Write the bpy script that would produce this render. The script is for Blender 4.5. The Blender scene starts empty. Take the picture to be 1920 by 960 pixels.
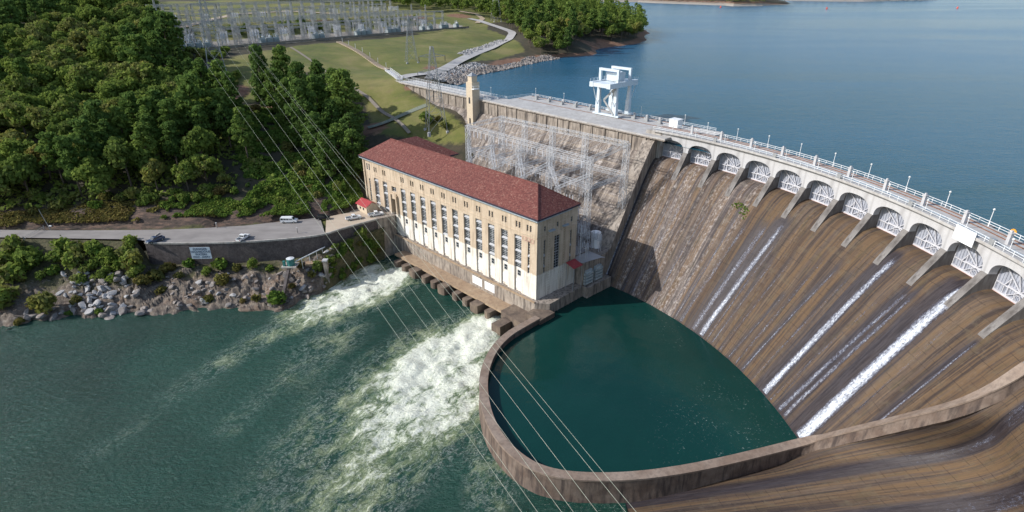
import bpy, math, random
import numpy as np
from mathutils import Vector, Matrix
random.seed(7); RNG = np.random.default_rng(7)
SC = bpy.context.scene; COL = SC.collection
R = math.radians
# ------------------------------------------------------------------ survey: the drone camera stands at (0,0,50); z=0 is the crown of the spillway arches
F, HY, HC = 1067.0, -35.0, 50.0
TH = math.atan((480 - HY) / F); CT, ST = math.cos(TH), math.sin(TH)
def V(u, v, z):
    """world point at height z seen at photo pixel (u,v) of 1920x960"""
    x, y = (u - 960) / F, (480 - v) / F
    d = (x, CT + y * ST, -ST + y * CT); t = (z - HC) / d[2]
    return Vector((d[0] * t, d[1] * t, z))
LAKE, POOL, TAIL, ROAD = -1.5, -47.0, -51.5, -35.0
# ------------------------------------------------------------------ objects
def tag(o, label=None, cat=None, group=None, kind=None):
    if label: o['label'] = label
    if cat: o['category'] = cat
    if group: o['group'] = group
    if kind: o['kind'] = kind
    return o
def empty(name, loc=(0, 0, 0), rz=0, label=None, cat=None, group=None):
    o = bpy.data.objects.new(name, None); COL.objects.link(o)
    o.location = loc; o.rotation_euler = (0, 0, rz); o.empty_display_size = .5
    return tag(o, label, cat, group)
def copy_tree(o, parent=None):
    c = o.copy(); COL.objects.link(c)
    if parent: c.parent = parent
    for ch in list(o.children): copy_tree(ch, c)
    return c
class MB:
    def __init__(s): s.v = []; s.f = []; s.uv = []; s.at = {}
    def add(s, vs, fs, uv=None):
        b = len(s.v); s.v += [tuple(p) for p in vs]; s.f += [tuple(b + i for i in f) for f in fs]
        s.uv += uv if uv else [(0, 0)] * len(vs)
        return s
    def quad(s, a, b, c, d): return s.add([a, b, c, d], [(0, 1, 2, 3)])
    def box(s, x0, x1, y0, y1, z0, z1, f=None):
        p = [(x, y, z) for z in (z0, z1) for x, y in ((x0, y0), (x1, y0), (x1, y1), (x0, y1))]
        if f: p = [f(*q) for q in p]
        return s.add(p, [(3, 2, 1, 0), (4, 5, 6, 7), (0, 1, 5, 4), (1, 2, 6, 5), (2, 3, 7, 6), (3, 0, 4, 7)])
    def bar(s, a, b, w, h=None, up=(0, 0, 1)):
        a, b = Vector(a), Vector(b); d = b - a
        if d.length < 1e-6: return s
        d.normalize(); up = Vector(up)
        if abs(d.dot(up)) > .98: up = Vector((1, 0, 0))
        x = d.cross(up).normalized() * w / 2; y = x.cross(d).normalized() * (h or w) / 2
        p = [a - x - y, a + x - y, a + x + y, a - x + y, b - x - y, b + x - y, b + x + y, b - x + y]
        return s.add(p, [(3, 2, 1, 0), (4, 5, 6, 7), (0, 1, 5, 4), (1, 2, 6, 5), (2, 3, 7, 6), (3, 0, 4, 7)])
    def tube(s, a, b, r0, r1=None, n=8, cap=True):
        a, b = Vector(a), Vector(b); r1 = r0 if r1 is None else r1; d = (b - a).normalized()
        up = Vector((0, 0, 1)) if abs(d.z) < .95 else Vector((1, 0, 0))
        x = d.cross(up).normalized(); y = x.cross(d).normalized(); p = []
        for q, r in ((a, r0), (b, r1)):
            for i in range(n): t = 2 * math.pi * i / n; p.append(q + x * math.cos(t) * r + y * math.sin(t) * r)
        f = [(i, (i + 1) % n, n + (i + 1) % n, n + i) for i in range(n)]
        if cap: f += [tuple(range(n - 1, -1, -1)), tuple(range(n, 2 * n))]
        return s.add(p, f)
    def loft(s, rows, uv=None, closed=False):
        n = len(rows[0]); p = [q for r in rows for q in r]; m = n if closed else n - 1
        f = [(i * n + j, i * n + (j + 1) % n, (i + 1) * n + (j + 1) % n, (i + 1) * n + j) for i in range(len(rows) - 1) for j in range(m)]
        return s.add(p, f, uv)
    def prism(s, poly, f0, f1):
        """poly: 2D outline; f0/f1 map (a,b) to the two 3D faces"""
        n = len(poly); p = [f0(*q) for q in poly] + [f1(*q) for q in poly]
        return s.add(p, [tuple(range(n - 1, -1, -1)), tuple(range(n, 2 * n))] + [(i, (i + 1) % n, n + (i + 1) % n, n + i) for i in range(n)])
    def mesh(s, name, smooth=False, fix=True):
        m = bpy.data.meshes.new(name); m.from_pydata(s.v, [], s.f)
        if any(u != (0, 0) for u in s.uv):
            l = m.uv_layers.new(name='UVMap'); idx = np.empty(len(m.loops), 'i'); m.loops.foreach_get('vertex_index', idx)
            l.data.foreach_set('uv', np.array(s.uv, 'f')[idx].ravel())
        for k, a in s.at.items():
            at = m.attributes.new(k, 'FLOAT', 'POINT'); at.data.foreach_set('value', np.array(a, 'f'))
        if fix:
            import bmesh
            bm = bmesh.new(); bm.from_mesh(m); bmesh.ops.recalc_face_normals(bm, faces=bm.faces); bm.to_mesh(m); bm.free()
        if smooth: m.polygons.foreach_set('use_smooth', [True] * len(m.polygons))
        m.update(); return m
    def build(s, name, mat, parent=None, smooth=False, fix=True):
        m = s.mesh(name, smooth, fix); o = bpy.data.objects.new(name, m); COL.objects.link(o)
        if mat: m.materials.append(mat)
        if parent: o.parent = parent
        return o
def inst(name, mesh, parent=None, M=None):
    o = bpy.data.objects.new(name, mesh); COL.objects.link(o)
    if parent: o.parent = parent
    if M is not None: o.matrix_local = M
    return o
# ------------------------------------------------------------------ materials
class NT:
    def __init__(s, name):
        s.m = bpy.data.materials.new(name); s.m.use_nodes = True; s.t = s.m.node_tree; s.t.nodes.clear()
        s.out = s.n('ShaderNodeOutputMaterial')
    def n(s, ty, **k):
        o = s.t.nodes.new(ty)
        for a, b in k.items(): setattr(o, a, b)
        return o
    def l(s, a, b): s.t.links.new(a, b)
    def setv(s, sock, v):
        if hasattr(v, 'is_output') or isinstance(v, bpy.types.NodeSocket): s.l(v, sock)
        else: sock.default_value = v
    def coord(s, kind='Object', scale=(1, 1, 1), rot=(0, 0, 0)):
        c = s.n('ShaderNodeTexCoord'); mp = s.n('ShaderNodeMapping'); s.l(c.outputs[kind], mp.inputs[0])
        mp.inputs['Scale'].default_value = scale; mp.inputs['Rotation'].default_value = rot; return mp.outputs[0]
    def noise(s, co, scale, detail=4, rough=.55, dist=0):
        k = s.n('ShaderNodeTexNoise'); s.l(co, k.inputs['Vector']); k.inputs['Scale'].default_value = scale
        k.inputs['Detail'].default_value = detail; k.inputs['Roughness'].default_value = rough; k.inputs['Distortion'].default_value = dist
        return k.outputs['Fac']
    def ramp(s, fac, stops):
        r = s.n('ShaderNodeValToRGB'); s.l(fac, r.inputs[0]); e = r.color_ramp.elements
        while len(e) > 1: e.remove(e[0])
        for i, (p, c) in enumerate(stops):
            c = (c, c, c, 1) if isinstance(c, (int, float)) else (*c, 1)
            if i == 0: e[0].position = p; e[0].color = c
            else: x = e.new(p); x.color = c
        return r.outputs[0]
    def mix(s, fac, a, b, mode='MIX'):
        k = s.n('ShaderNodeMix', data_type='RGBA', blend_type=mode)
        s.setv(k.inputs[0], fac)
        for q, v in ((k.inputs[6], a), (k.inputs[7], b)): s.setv(q, (*v, 1) if isinstance(v, tuple) and len(v) == 3 else v)
        return k.outputs[2]
    def math(s, op, a, b=0., clamp=False):
        k = s.n('ShaderNodeMath', operation=op, use_clamp=clamp); s.setv(k.inputs[0], a); s.setv(k.inputs[1], b); return k.outputs[0]
    def attr(s, name, kind='GEOMETRY'):
        k = s.n('ShaderNodeAttribute', attribute_name=name, attribute_type=kind); return k
    def sep(s, co):
        k = s.n('ShaderNodeSeparateXYZ'); s.l(co, k.inputs[0]); return k.outputs
    def bump(s, h, strength=.3, dist=.1):
        k = s.n('ShaderNodeBump'); s.l(h, k.inputs['Height']); k.inputs['Strength'].default_value = strength; k.inputs['Distance'].default_value = dist; return k.outputs[0]
    def bsdf(s, col, rough=.8, normal=None, **kw):
        b = s.n('ShaderNodeBsdfPrincipled'); s.setv(b.inputs['Base Color'], (*col, 1) if isinstance(col, tuple) else col)
        s.setv(b.inputs['Roughness'], rough)
        if normal: s.l(normal, b.inputs['Normal'])
        for k, v in kw.items(): s.setv(b.inputs[k.replace('_', ' ')], v)
        return b.outputs[0]
    def done(s, sh, disp=None): s.l(sh, s.out.inputs['Surface']); return s.m
def simple(name, col, rough=.6, metal=0, var=.25, scale=1.5, spec=.4):
    t = NT(name); co = t.coord(); f = t.noise(co, scale, 3)
    c = t.mix(t.ramp(f, [(.3, 0), (.7, 1)]), tuple(x * (1 - var) for x in col), tuple(min(1, x * (1 + var * .6)) for x in col))
    return t.done(t.bsdf(c, rough, Metallic=metal, Specular_IOR_Level=spec))
def weathered(name, base, dark, pale, scale=.25, streak=(1, 1, .12), amount=.6, rough=.85, joints=0, bump=.25):
    """concrete: blotches, rain streaks running down, fine grain"""
    t = NT(name); co = t.coord(); st = t.coord(scale=streak)
    a = t.noise(co, scale, 5, .6); b = t.noise(st, scale * 3.2, 5, .65); g = t.noise(co, 6, 3)
    c = t.mix(t.ramp(a, [(.35, 0), (.7, 1)]), base, pale)
    c = t.mix(t.math('MULTIPLY', t.ramp(b, [(.45, 0), (.66, 1)]), amount), c, dark)
    c = t.mix(t.math('MULTIPLY', t.ramp(g, [(.3, 0), (.7, 1)]), .25), c, dark)
    return t.done(t.bsdf(c, rough, t.bump(g, bump, .06)))
M = {}
M['concrete'] = weathered('concrete', (.40, .37, .34), (.17, .15, .13), (.52, .49, .45))
M['concrete_pale'] = weathered('concrete_pale', (.47, .465, .475), (.25, .24, .24), (.58, .575, .585), amount=.5)
M['concrete_deck'] = weathered('concrete_deck', (.43, .415, .405), (.25, .225, .20), (.54, .53, .52), streak=(1, 1, 1), amount=.5)
M['concrete_stain'] = weathered('concrete_stain', (.30, .25, .205), (.075, .062, .055), (.46, .40, .34), scale=.35, amount=.95)
M['ledge'] = weathered('ledge', (.36, .25, .16), (.15, .10, .07), (.45, .34, .23), streak=(1, 1, 1), amount=.5)
M['dark_pier'] = weathered('dark_pier', (.13, .095, .075), (.05, .04, .035), (.25, .19, .14), amount=.6)
M['weir'] = weathered('weir', (.135, .092, .070), (.042, .031, .029), (.24, .185, .15), scale=.3, amount=.85)
M['weir_top'] = weathered('weir_top', (.225, .160, .120), (.105, .080, .066), (.335, .265, .215), streak=(1, 1, 1), amount=.5)
M['pier'] = weathered('pier', (.17, .155, .145), (.07, .06, .055), (.27, .255, .245), amount=.8)
M['stone_wall'] = weathered('stone_wall', (.085, .068, .066), (.035, .028, .028), (.155, .13, .125), scale=.6, streak=(1, 1, .8), amount=.7, bump=.8)
M['white_paint'] = simple('white_paint', (.78, .79, .80), .45, var=.12)
M['gate_paint'] = simple('gate_paint', (.56, .56, .60), .5, var=.15, scale=.8)
M['gate_plate'] = simple('gate_plate', (.36, .38, .44), .55, var=.2, scale=.5)
M['rust_seal'] = simple('rust_seal', (.55, .32, .27), .7)
M['crane_paint'] = simple('crane_paint', (.60, .67, .73), .45, var=.12)
M['galv'] = simple('galv', (.36, .37, .38), .45, metal=.25, var=.2)
M['galv_bright'] = simple('galv_bright', (.56, .57, .59), .5, metal=.0, var=.15)
M['porcelain'] = simple('porcelain', (.62, .63, .66), .3)
M['dark_metal'] = simple('dark_metal', (.05, .05, .055), .5)
M['glass'] = simple('glass', (.035, .045, .05), .12, var=.5, scale=.6, spec=.6)
M['frame_grey'] = simple('frame_grey', (.40, .41, .43), .5)
M['louver'] = simple('louver', (.66, .66, .65), .5)
M['gutter'] = simple('gutter', (.34, .40, .45), .5)
M['fascia'] = simple('fascia', (.035, .03, .05), .6)
M['door'] = simple('door', (.04, .04, .05), .5)
M['tyre'] = simple('tyre', (.025, .025, .025), .8)
M['rim'] = simple('rim', (.5, .5, .5), .35, metal=.6)
M['car_white'] = simple('car_white', (.80, .81, .82), .28, var=.05, spec=.5)
M['car_blue'] = simple('car_blue', (.045, .07, .13), .25, var=.1, spec=.5)
M['car_black'] = simple('car_black', (.012, .014, .022), .25, spec=.5)
M['lamp_red'] = simple('lamp_red', (.35, .02, .02), .3)
M['lamp_clear'] = simple('lamp_clear', (.7, .7, .68), .2)
M['red_metal'] = simple('red_metal', (.36, .045, .05), .5, var=.2)
M['cream'] = simple('cream', (.60, .50, .375), .7, var=.12)
M['teal'] = simple('teal', (.05, .20, .19), .5)
M['orange'] = simple('orange', (.75, .33, .03), .5)
M['buoy'] = simple('buoy', (.75, .10, .05), .5)
M['sign_white'] = simple('sign_white', (.86, .87, .88), .5, var=.05, scale=.6)
M['sign_blue'] = simple('sign_blue', (.50, .58, .66), .5, var=.06, scale=.6)
M['ink'] = simple('ink', (.10, .13, .19), .6)
M['ink_faint'] = simple('ink_faint', (.50, .52, .52), .6)
M['rail_rust'] = simple('rail_rust', (.22, .11, .07), .7)
M['transformer'] = simple('transformer', (.42, .47, .48), .5)
M['grate'] = simple('grate', (.26, .22, .175), .8)
M['path_green'] = simple('path_green', (.20, .22, .17), .9)
M['pipe'] = simple('pipe', (.7, .72, .74), .4)
M['wire'] = simple('wire', (.42, .45, .36), .6)
M['rock'] = weathered('rock', (.25, .21, .185), (.09, .075, .065), (.36, .33, .31), scale=.9, streak=(1, 1, 1), amount=.5, bump=.6)
M['rock_pale'] = weathered('rock_pale', (.35, .335, .33), (.14, .13, .125), (.48, .475, .48), scale=.9, streak=(1, 1, 1), amount=.4, bump=.5)
def m_limestone():
    """warm tan upper storeys, the washed lower storey much paler (the building's own finish changes at z=-34.2)"""
    t = NT('limestone'); co = t.coord(); z = t.sep(co)[2]
    n = t.noise(co, .18, 5, .6); st = t.noise(t.coord(scale=(1, 1, .1)), .9, 5, .65); g = t.noise(co, 7, 3)
    edge = t.math('ADD', z, t.math('MULTIPLY', t.noise(co, .5, 3), 1.2))
    up = t.mix(t.ramp(n, [(.35, 0), (.7, 1)]), (.53, .42, .31), (.635, .525, .405))
    lo = t.mix(t.ramp(n, [(.35, 0), (.7, 1)]), (.79, .735, .655), (.85, .81, .745))
    k = t.math('MULTIPLY', t.math('ADD', edge, 33.9), 2.0, True)
    c = t.mix(k, lo, up)
    c = t.mix(t.math('MULTIPLY', t.ramp(st, [(.47, 0), (.66, 1)]), .55), c, (.27, .20, .135))
    # coursed blocks
    br = t.n('ShaderNodeTexBrick'); xyz = t.sep(co); cv = t.n('ShaderNodeCombineXYZ')
    t.l(t.math('SUBTRACT', xyz[0], xyz[1]), cv.inputs[0]); t.l(z, cv.inputs[1]); t.l(cv.outputs[0], br.inputs['Vector'])
    br.inputs['Scale'].default_value = .55; br.inputs['Mortar Size'].default_value = .008
    br.inputs['Color1'].default_value = (1, 1, 1, 1); br.inputs['Color2'].default_value = (.93, .92, .90, 1); br.inputs['Mortar'].default_value = (.72, .68, .62, 1)
    c = t.mix(.8, c, br.outputs['Color'], 'MULTIPLY')
    return t.done(t.bsdf(c, .85, t.bump(g, .2, .05)))
M['limestone'] = m_limestone()
def m_roof():
    t = NT('shingle_roof'); co = t.coord(); v = t.n('ShaderNodeTexVoronoi'); t.l(t.coord(scale=(1, 1, 1.5)), v.inputs['Vector']); v.inputs['Scale'].default_value = 2.2
    hs = t.sep(v.outputs['Color'])[0]
    c = t.ramp(hs, [(0, (.105, .030, .025)), (.45, (.152, .044, .036)), (.85, (.190, .066, .052)), (1, (.25, .125, .095))])
    c = t.mix(t.math('MULTIPLY', t.ramp(t.noise(co, .12, 4), [(.4, 0), (.7, 1)]), .3), c, (.10, .034, .031))
    return t.done(t.bsdf(c, .9, t.bump(hs, .25, .05)))
M['roof'] = m_roof()
def m_spillway():
    """flow-stained concrete: u across the bays (m), v down the face (m); wet = water running there, dry = crusted bays"""
    t = NT('spillway_concrete'); uv = t.coord('UV'); q = t.sep(uv); wet = t.attr('wet').outputs['Fac']; dry = t.attr('dry').outputs['Fac']
    s0 = t.coord('UV', (1, .022, 1)); s2 = t.coord('UV', (1, .07, 1))
    wob = t.n('ShaderNodeVectorMath', operation='MULTIPLY_ADD'); wn_ = t.n('ShaderNodeTexNoise'); t.l(uv, wn_.inputs['Vector']); wn_.inputs['Scale'].default_value = .12; wn_.inputs['Detail'].default_value = 5
    t.l(wn_.outputs['Color'], wob.inputs[0]); wob.inputs[1].default_value = (.45, .25, 0); t.l(s0, wob.inputs[2]); s1 = wob.outputs[0]
    a = t.noise(s1, .26, 7, .72); b = t.noise(s1, .9, 7, .72); c_ = t.noise(s2, 2.4, 5, .7); br = t.noise(uv, .30, 6, .72); mid = t.noise(t.coord('UV', (1, .22, 1)), .55, 6, .72)
    wc = t.ramp(a, [(.40, (.058, .040, .032)), (.455, (.098, .062, .038)), (.50, (.132, .084, .046)), (.545, (.078, .056, .046)), (.60, (.132, .090, .058))])
    dc = t.ramp(a, [(.40, (.075, .060, .058)), (.455, (.130, .098, .082)), (.50, (.165, .105, .060)), (.545, (.098, .082, .084)), (.60, (.185, .148, .128))])
    c = t.mix(dry, wc, dc)
    c = t.mix(t.math('MULTIPLY', t.ramp(b, [(.51, 0), (.59, 1)]), .78), c, t.mix(dry, (.028, .021, .021), (.052, .044, .045)))
    c = t.mix(t.math('MULTIPLY', t.ramp(b, [(.40, 1), (.47, 0)]), .55), c, t.mix(dry, (.130, .080, .042), (.235, .180, .140)))
    c = t.mix(t.math('MULTIPLY', t.ramp(c_, [(.52, 0), (.62, 1)]), .30), c, (.045, .036, .034))
    c = t.mix(t.math('MULTIPLY', t.ramp(mid, [(.53, 0), (.64, 1)]), .45), c, (.060, .052, .030))
    c = t.mix(t.math('MULTIPLY', t.ramp(br, [(.53, 0), (.63, 1)]), .40), c, t.mix(dry, (.120, .094, .062), (.22, .19, .165)))
    crust = t.math('MULTIPLY', t.ramp(t.noise(t.coord('UV', (1, .40, 1)), 1.7, 6, .78), [(.50, 0), (.60, 1)]), t.ramp(t.noise(s1, .5, 3), [(.46, 0), (.56, 1)]))
    c = t.mix(t.math('MULTIPLY', t.math('MULTIPLY', crust, t.math('ADD', t.math('MULTIPLY', dry, .85), .05)), .95), c, (.40, .355, .325))
    vv = t.math('ADD', q[1], t.math('MULTIPLY', t.noise(uv, .3, 3), .45)); w = t.math('FRACT', t.math('DIVIDE', vv, 2.05)); j = t.math('LESS_THAN', w, .06)
    w3 = t.math('FRACT', t.math('DIVIDE', vv, .6833)); j3 = t.math('MULTIPLY', t.math('LESS_THAN', w3, .16), .40)
    w2 = t.math('FRACT', t.math('DIVIDE', q[0], 5.46)); j2 = t.math('MULTIPLY', t.math('LESS_THAN', w2, .014), .7)
    jj = t.math('MULTIPLY', t.math('MAXIMUM', j, t.math('MULTIPLY', j2, .5)), t.ramp(t.noise(uv, .35, 5, .75), [(.45, 0), (.58, 1)]))
    c = t.mix(t.math('MULTIPLY', jj, .60), c, (.022, .017, .016))
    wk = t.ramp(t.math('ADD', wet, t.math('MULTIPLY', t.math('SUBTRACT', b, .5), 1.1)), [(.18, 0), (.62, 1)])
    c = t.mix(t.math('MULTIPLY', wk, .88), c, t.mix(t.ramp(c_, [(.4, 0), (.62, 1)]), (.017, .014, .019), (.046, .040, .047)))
    rg = t.math('SUBTRACT', .85, t.math('MULTIPLY', wk, .30))
    return t.done(t.bsdf(c, rg, t.bump(t.math('ADD', br, t.math('MULTIPLY', jj, -1.)), .35, .15), Specular_IOR_Level=.3))
M['spillway'] = m_spillway()
def m_damface():
    t = NT('dam_face_concrete'); uv = t.coord('UV'); s1 = t.coord('UV', (1, .07, 1)); s2 = t.coord('UV', (.05, 1, 1))
    a = t.noise(s1, .55, 6, .7); b = t.noise(s1, 1.9, 6, .72); h = t.noise(s2, .8, 4, .6); br = t.noise(uv, .4, 6, .72)
    c = t.ramp(a, [(.38, (.075, .058, .050)), (.46, (.165, .135, .115)), (.53, (.235, .195, .165)), (.60, (.33, .28, .24))])
    c = t.mix(t.math('MULTIPLY', t.ramp(b, [(.50, 0), (.60, 1)]), .75), c, (.065, .052, .047))
    c = t.mix(t.math('MULTIPLY', t.ramp(br, [(.54, 0), (.64, 1)]), .7), c, (.52, .47, .43))
    c = t.mix(t.math('MULTIPLY', t.ramp(h, [(.55, 0), (.7, 1)]), .35), c, (.42, .33, .22))
    q = t.sep(uv); w = t.math('FRACT', t.math('DIVIDE', q[1], 3.0)); j = t.math('LESS_THAN', w, .05); w2 = t.math('FRACT', t.math('DIVIDE', q[0], 12.)); j2 = t.math('LESS_THAN', w2, .015)
    jj = t.math('MULTIPLY', t.math('MAXIMUM', j, j2), t.ramp(t.noise(uv, .5, 4, .7), [(.4, 0), (.5, 1)]))
    c = t.mix(t.math('MULTIPLY', jj, .75), c, (.07, .055, .05))
    return t.done(t.bsdf(c, .85, t.bump(br, .4, .15)))
M['damface'] = m_damface()
def m_lake():
    t = NT('lake_water'); co = t.coord(scale=(.8, 1.7, 1)); f = t.noise(co, .55, 5, .7); f2 = t.noise(co, .10, 3, .6); big = t.noise(t.coord(scale=(.30, 1, 1), rot=(0, 0, R(12))), .0065, 5, .62, .5)
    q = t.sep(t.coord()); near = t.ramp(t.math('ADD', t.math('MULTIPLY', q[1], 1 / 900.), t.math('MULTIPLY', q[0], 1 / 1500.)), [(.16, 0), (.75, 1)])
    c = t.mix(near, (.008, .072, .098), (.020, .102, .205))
    c = t.mix(t.math('MULTIPLY', t.ramp(big, [(.44, 0), (.58, 1)]), .40), c, (.034, .125, .225))
    c = t.mix(t.math('MULTIPLY', t.ramp(f, [(.50, 0), (.68, 1)]), .30), c, (.044, .140, .230))
    b = t.bump(t.math('ADD', f, t.math('MULTIPLY', f2, 1.2)), .6, .5)
    return t.done(t.bsdf(c, t.ramp(big, [(.4, .16), (.6, .22)]), b, IOR=1.33, Specular_IOR_Level=.24))
M['lake'] = m_lake()
def m_river():
    """green tailwater; the attribute foam says how much air the outflow has beaten into it"""
    t = NT('river_water'); co = t.coord(); fl = t.coord(rot=(0, 0, R(-52)))
    k = t.attr('foam').outputs['Fac']
    warp = t.n('ShaderNodeTexNoise'); t.l(fl, warp.inputs['Vector']); warp.inputs['Scale'].default_value = .16; warp.inputs['Detail'].default_value = 4
    wv = t.n('ShaderNodeVectorMath', operation='MULTIPLY_ADD'); t.l(warp.outputs['Color'], wv.inputs[0]); wv.inputs[1].default_value = (5, 5, 0); t.l(fl, wv.inputs[2])
    mp = t.n('ShaderNodeMapping'); t.l(wv.outputs[0], mp.inputs[0]); mp.inputs['Scale'].default_value = (.55, 1, 1); wv = mp.outputs[0]
    n1 = t.noise(wv, .20, 9, .62); n2 = t.noise(wv, .9, 9, .74); n3 = t.noise(wv, 3.2, 5, .75)
    fil = t.math('ABSOLUTE', t.math('SUBTRACT', t.noise(wv, .55, 8, .70), .5)); fil = t.ramp(fil, [(0, 1), (.02, .5), (.055, 0)])
    mixn = t.math('ADD', t.math('ADD', t.math('MULTIPLY', n1, .50), t.math('MULTIPLY', n2, .38)), t.math('MULTIPLY', n3, .12))
    s = t.math('ADD', t.math('MULTIPLY', k, 1.22), t.math('MULTIPLY', t.math('SUBTRACT', mixn, .5), 4.4))
    gate = t.ramp(k, [(.05, 0), (.22, 1)])
    deep = t.mix(t.ramp(t.noise(co, .03, 3), [(.35, 0), (.65, 1)]), (.006, .040, .030), (.010, .060, .044))
    aer = t.math('MULTIPLY', t.ramp(s, [(.10, 0), (.75, 1)]), gate); wht = t.math('MULTIPLY', t.ramp(s, [(.62, 0), (1.30, 1)]), gate)
    c = t.mix(t.math('MULTIPLY', aer, .9), deep, t.mix(t.ramp(n1, [(.4, 0), (.62, 1)]), (.17, .235, .10), (.38, .43, .235)))
    c = t.mix(wht, c, (.80, .82, .70))
    fw = t.math('MULTIPLY', t.math('MULTIPLY', fil, t.ramp(n3, [(.42, 0), (.58, 1)])), t.ramp(k, [(.03, 0), (.13, .5), (.6, .9)]))
    c = t.mix(t.math('MULTIPLY', fw, .75), c, (.66, .71, .65))
    big = t.ramp(t.noise(fl, .055, 5, .65), [(.42, 0), (.60, 1)])
    sp = t.math('MULTIPLY', t.math('MULTIPLY', t.ramp(t.noise(t.coord(scale=(.45, 1.5, 1), rot=(0, 0, R(-30))), 1.1, 5, .82), [(.55, 0), (.66, 1)]), t.math('ADD', t.math('MULTIPLY', big, .75), .25)), .34)
    c = t.mix(sp, c, (.16, .25, .20))
    rip = t.noise(t.coord(scale=(.8, 1.3, 1), rot=(0, 0, R(-25))), .75, 6, .68); h = t.math('ADD', t.math('MULTIPLY', rip, 2.6), t.math('MULTIPLY', t.math('MULTIPLY', s, aer), .8))
    return t.done(t.bsdf(c, t.math('ADD', .14, t.math('MULTIPLY', aer, .6), True), t.bump(h, .8, .5), IOR=1.33))
M['river'] = m_river()
def m_pool():
    t = NT('pool_water'); co = t.coord(); k = t.attr('foam').outputs['Fac']
    n = t.noise(co, 1.4, 5, .78); sp = t.math('MULTIPLY', t.ramp(n, [(.60, 0), (.68, 1)]), t.math('MULTIPLY', k, t.ramp(t.noise(co, .14, 5, .7), [(.44, 0), (.58, 1)])))
    c = t.mix(t.math('MULTIPLY', sp, .75), t.mix(t.ramp(t.noise(co, .025, 3), [(.3, 0), (.7, 1)]), (.0035, .033, .029), (.006, .044, .037)), (.45, .55, .52))
    return t.done(t.bsdf(c, .12, t.bump(t.noise(co, 1.1, 3, .6), .28, .16), IOR=1.33))
M['pool'] = m_pool()
def m_ground():
    t = NT('ground_cover'); co = t.coord(); g = t.attr('grass').outputs['Fac']; d = t.attr('dirt').outputs['Fac']; gr = t.attr('gravel').outputs['Fac']; ct = t.attr('cut').outputs['Fac']
    n = t.noise(co, .035, 5, .65); n2 = t.noise(co, .25, 5, .7); f = t.noise(co, 2.2, 4, .7); st = t.noise(t.coord(scale=(.25, 1, 1), rot=(0, 0, R(25))), .18, 4)
    leaf = t.mix(t.ramp(n2, [(.35, 0), (.65, 1)]), (.035, .035, .018), (.075, .058, .036))
    gc = t.ramp(n, [(.34, (.098, .120, .025)), (.50, (.155, .160, .036)), (.64, (.230, .200, .070))])
    gc = t.mix(t.math('MULTIPLY', t.ramp(n2, [(.52, 0), (.68, 1)]), .6), gc, (.205, .155, .070))
    gc = t.mix(t.math('MULTIPLY', t.ramp(st, [(.5, 0), (.7, 1)]), .35), gc, (.06, .085, .022))
    dc = t.mix(t.ramp(n2, [(.35, 0), (.65, 1)]), (.19, .085, .05), (.27, .155, .095))
    rc = t.mix(t.ramp(f, [(.35, 0), (.65, 1)]), (.24, .215, .185), (.38, .345, .30))
    def soft(a): return t.ramp(t.math('ADD', a, t.math('MULTIPLY', t.math('SUBTRACT', n2, .5), .9)), [(.38, 0), (.62, 1)])
    c = t.mix(soft(g), leaf, gc); c = t.mix(soft(d), c, dc); c = t.mix(soft(gr), c, rc)
    c = t.mix(soft(ct), c, t.ramp(t.noise(t.coord(scale=(.5, 1, 3)), .5, 6, .72), [(.38, (.035, .026, .022)), (.50, (.085, .058, .046)), (.60, (.17, .105, .075))]))
    c = t.mix(t.math('MULTIPLY', t.ramp(f, [(.35, 1), (.6, 0)]), .35), c, t.mix(.5, c, (.02, .02, .01)))
    return t.done(t.bsdf(c, .95, t.bump(f, .5, .3)))
M['ground'] = m_ground()
def m_bank():
    t = NT('bank_rock'); co = t.coord(); v = t.attr('veg').outputs['Fac']
    n = t.noise(co, .16, 6, .7); n2 = t.noise(co, .8, 6, .7); st = t.noise(t.coord(scale=(.4, .7, 2.2), rot=(.3, .2, .5)), .5, 6, .7)
    c = t.ramp(n2, [(.3, (.075, .058, .046)), (.5, (.155, .122, .094)), (.68, (.26, .225, .19))])
    c = t.mix(t.math('MULTIPLY', t.ramp(st, [(.42, 1), (.52, 0)]), .65), c, (.07, .055, .05))
    c = t.mix(t.math('MULTIPLY', t.ramp(n, [(.5, 0), (.68, 1)]), .5), c, (.26, .15, .09))
    wet = t.ramp(t.math('ADD', t.sep(co)[2], t.math('MULTIPLY', n2, .8)), [(0, 1), (1, 0)])
    vg = t.ramp(t.math('ADD', v, t.math('MULTIPLY', t.math('SUBTRACT', n, .5), 1.6)), [(.42, 0), (.60, 1)])
    c = t.mix(t.math('MULTIPLY', vg, .9), c, t.mix(t.ramp(n2, [(.35, 0), (.65, 1)]), (.045, .055, .018), (.12, .10, .045)))
    return t.done(t.bsdf(c, .9, t.bump(t.math('ADD', n2, st), .8, .5)))
M['bank'] = m_bank()
def m_road(name, a, b, dk):
    t = NT(name); co = t.coord(); n = t.noise(t.coord(scale=(.25, 1, 1)), .35, 5, .65); f = t.noise(co, 3, 3); n3 = t.noise(co, .12, 4)
    c = t.mix(t.ramp(n, [(.35, 0), (.65, 1)]), a, b); c = t.mix(t.math('MULTIPLY', t.ramp(n3, [(.5, 0), (.65, 1)]), .4), c, dk); c = t.mix(t.math('MULTIPLY', f, .25), c, dk)
    return t.done(t.bsdf(c, .9))
M['road'] = m_road('worn_asphalt', (.235, .215, .205), (.31, .285, .27), (.165, .15, .145))
M['apron_pave'] = m_road('tan_paving', (.47, .38, .29), (.55, .46, .36), (.36, .28, .21))
M['gravel'] = m_road('gravel', (.40, .38, .37), (.52, .50, .48), (.27, .25, .24))
M['sand'] = m_road('sandy_track', (.42, .33, .24), (.52, .42, .31), (.3, .22, .15))
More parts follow.
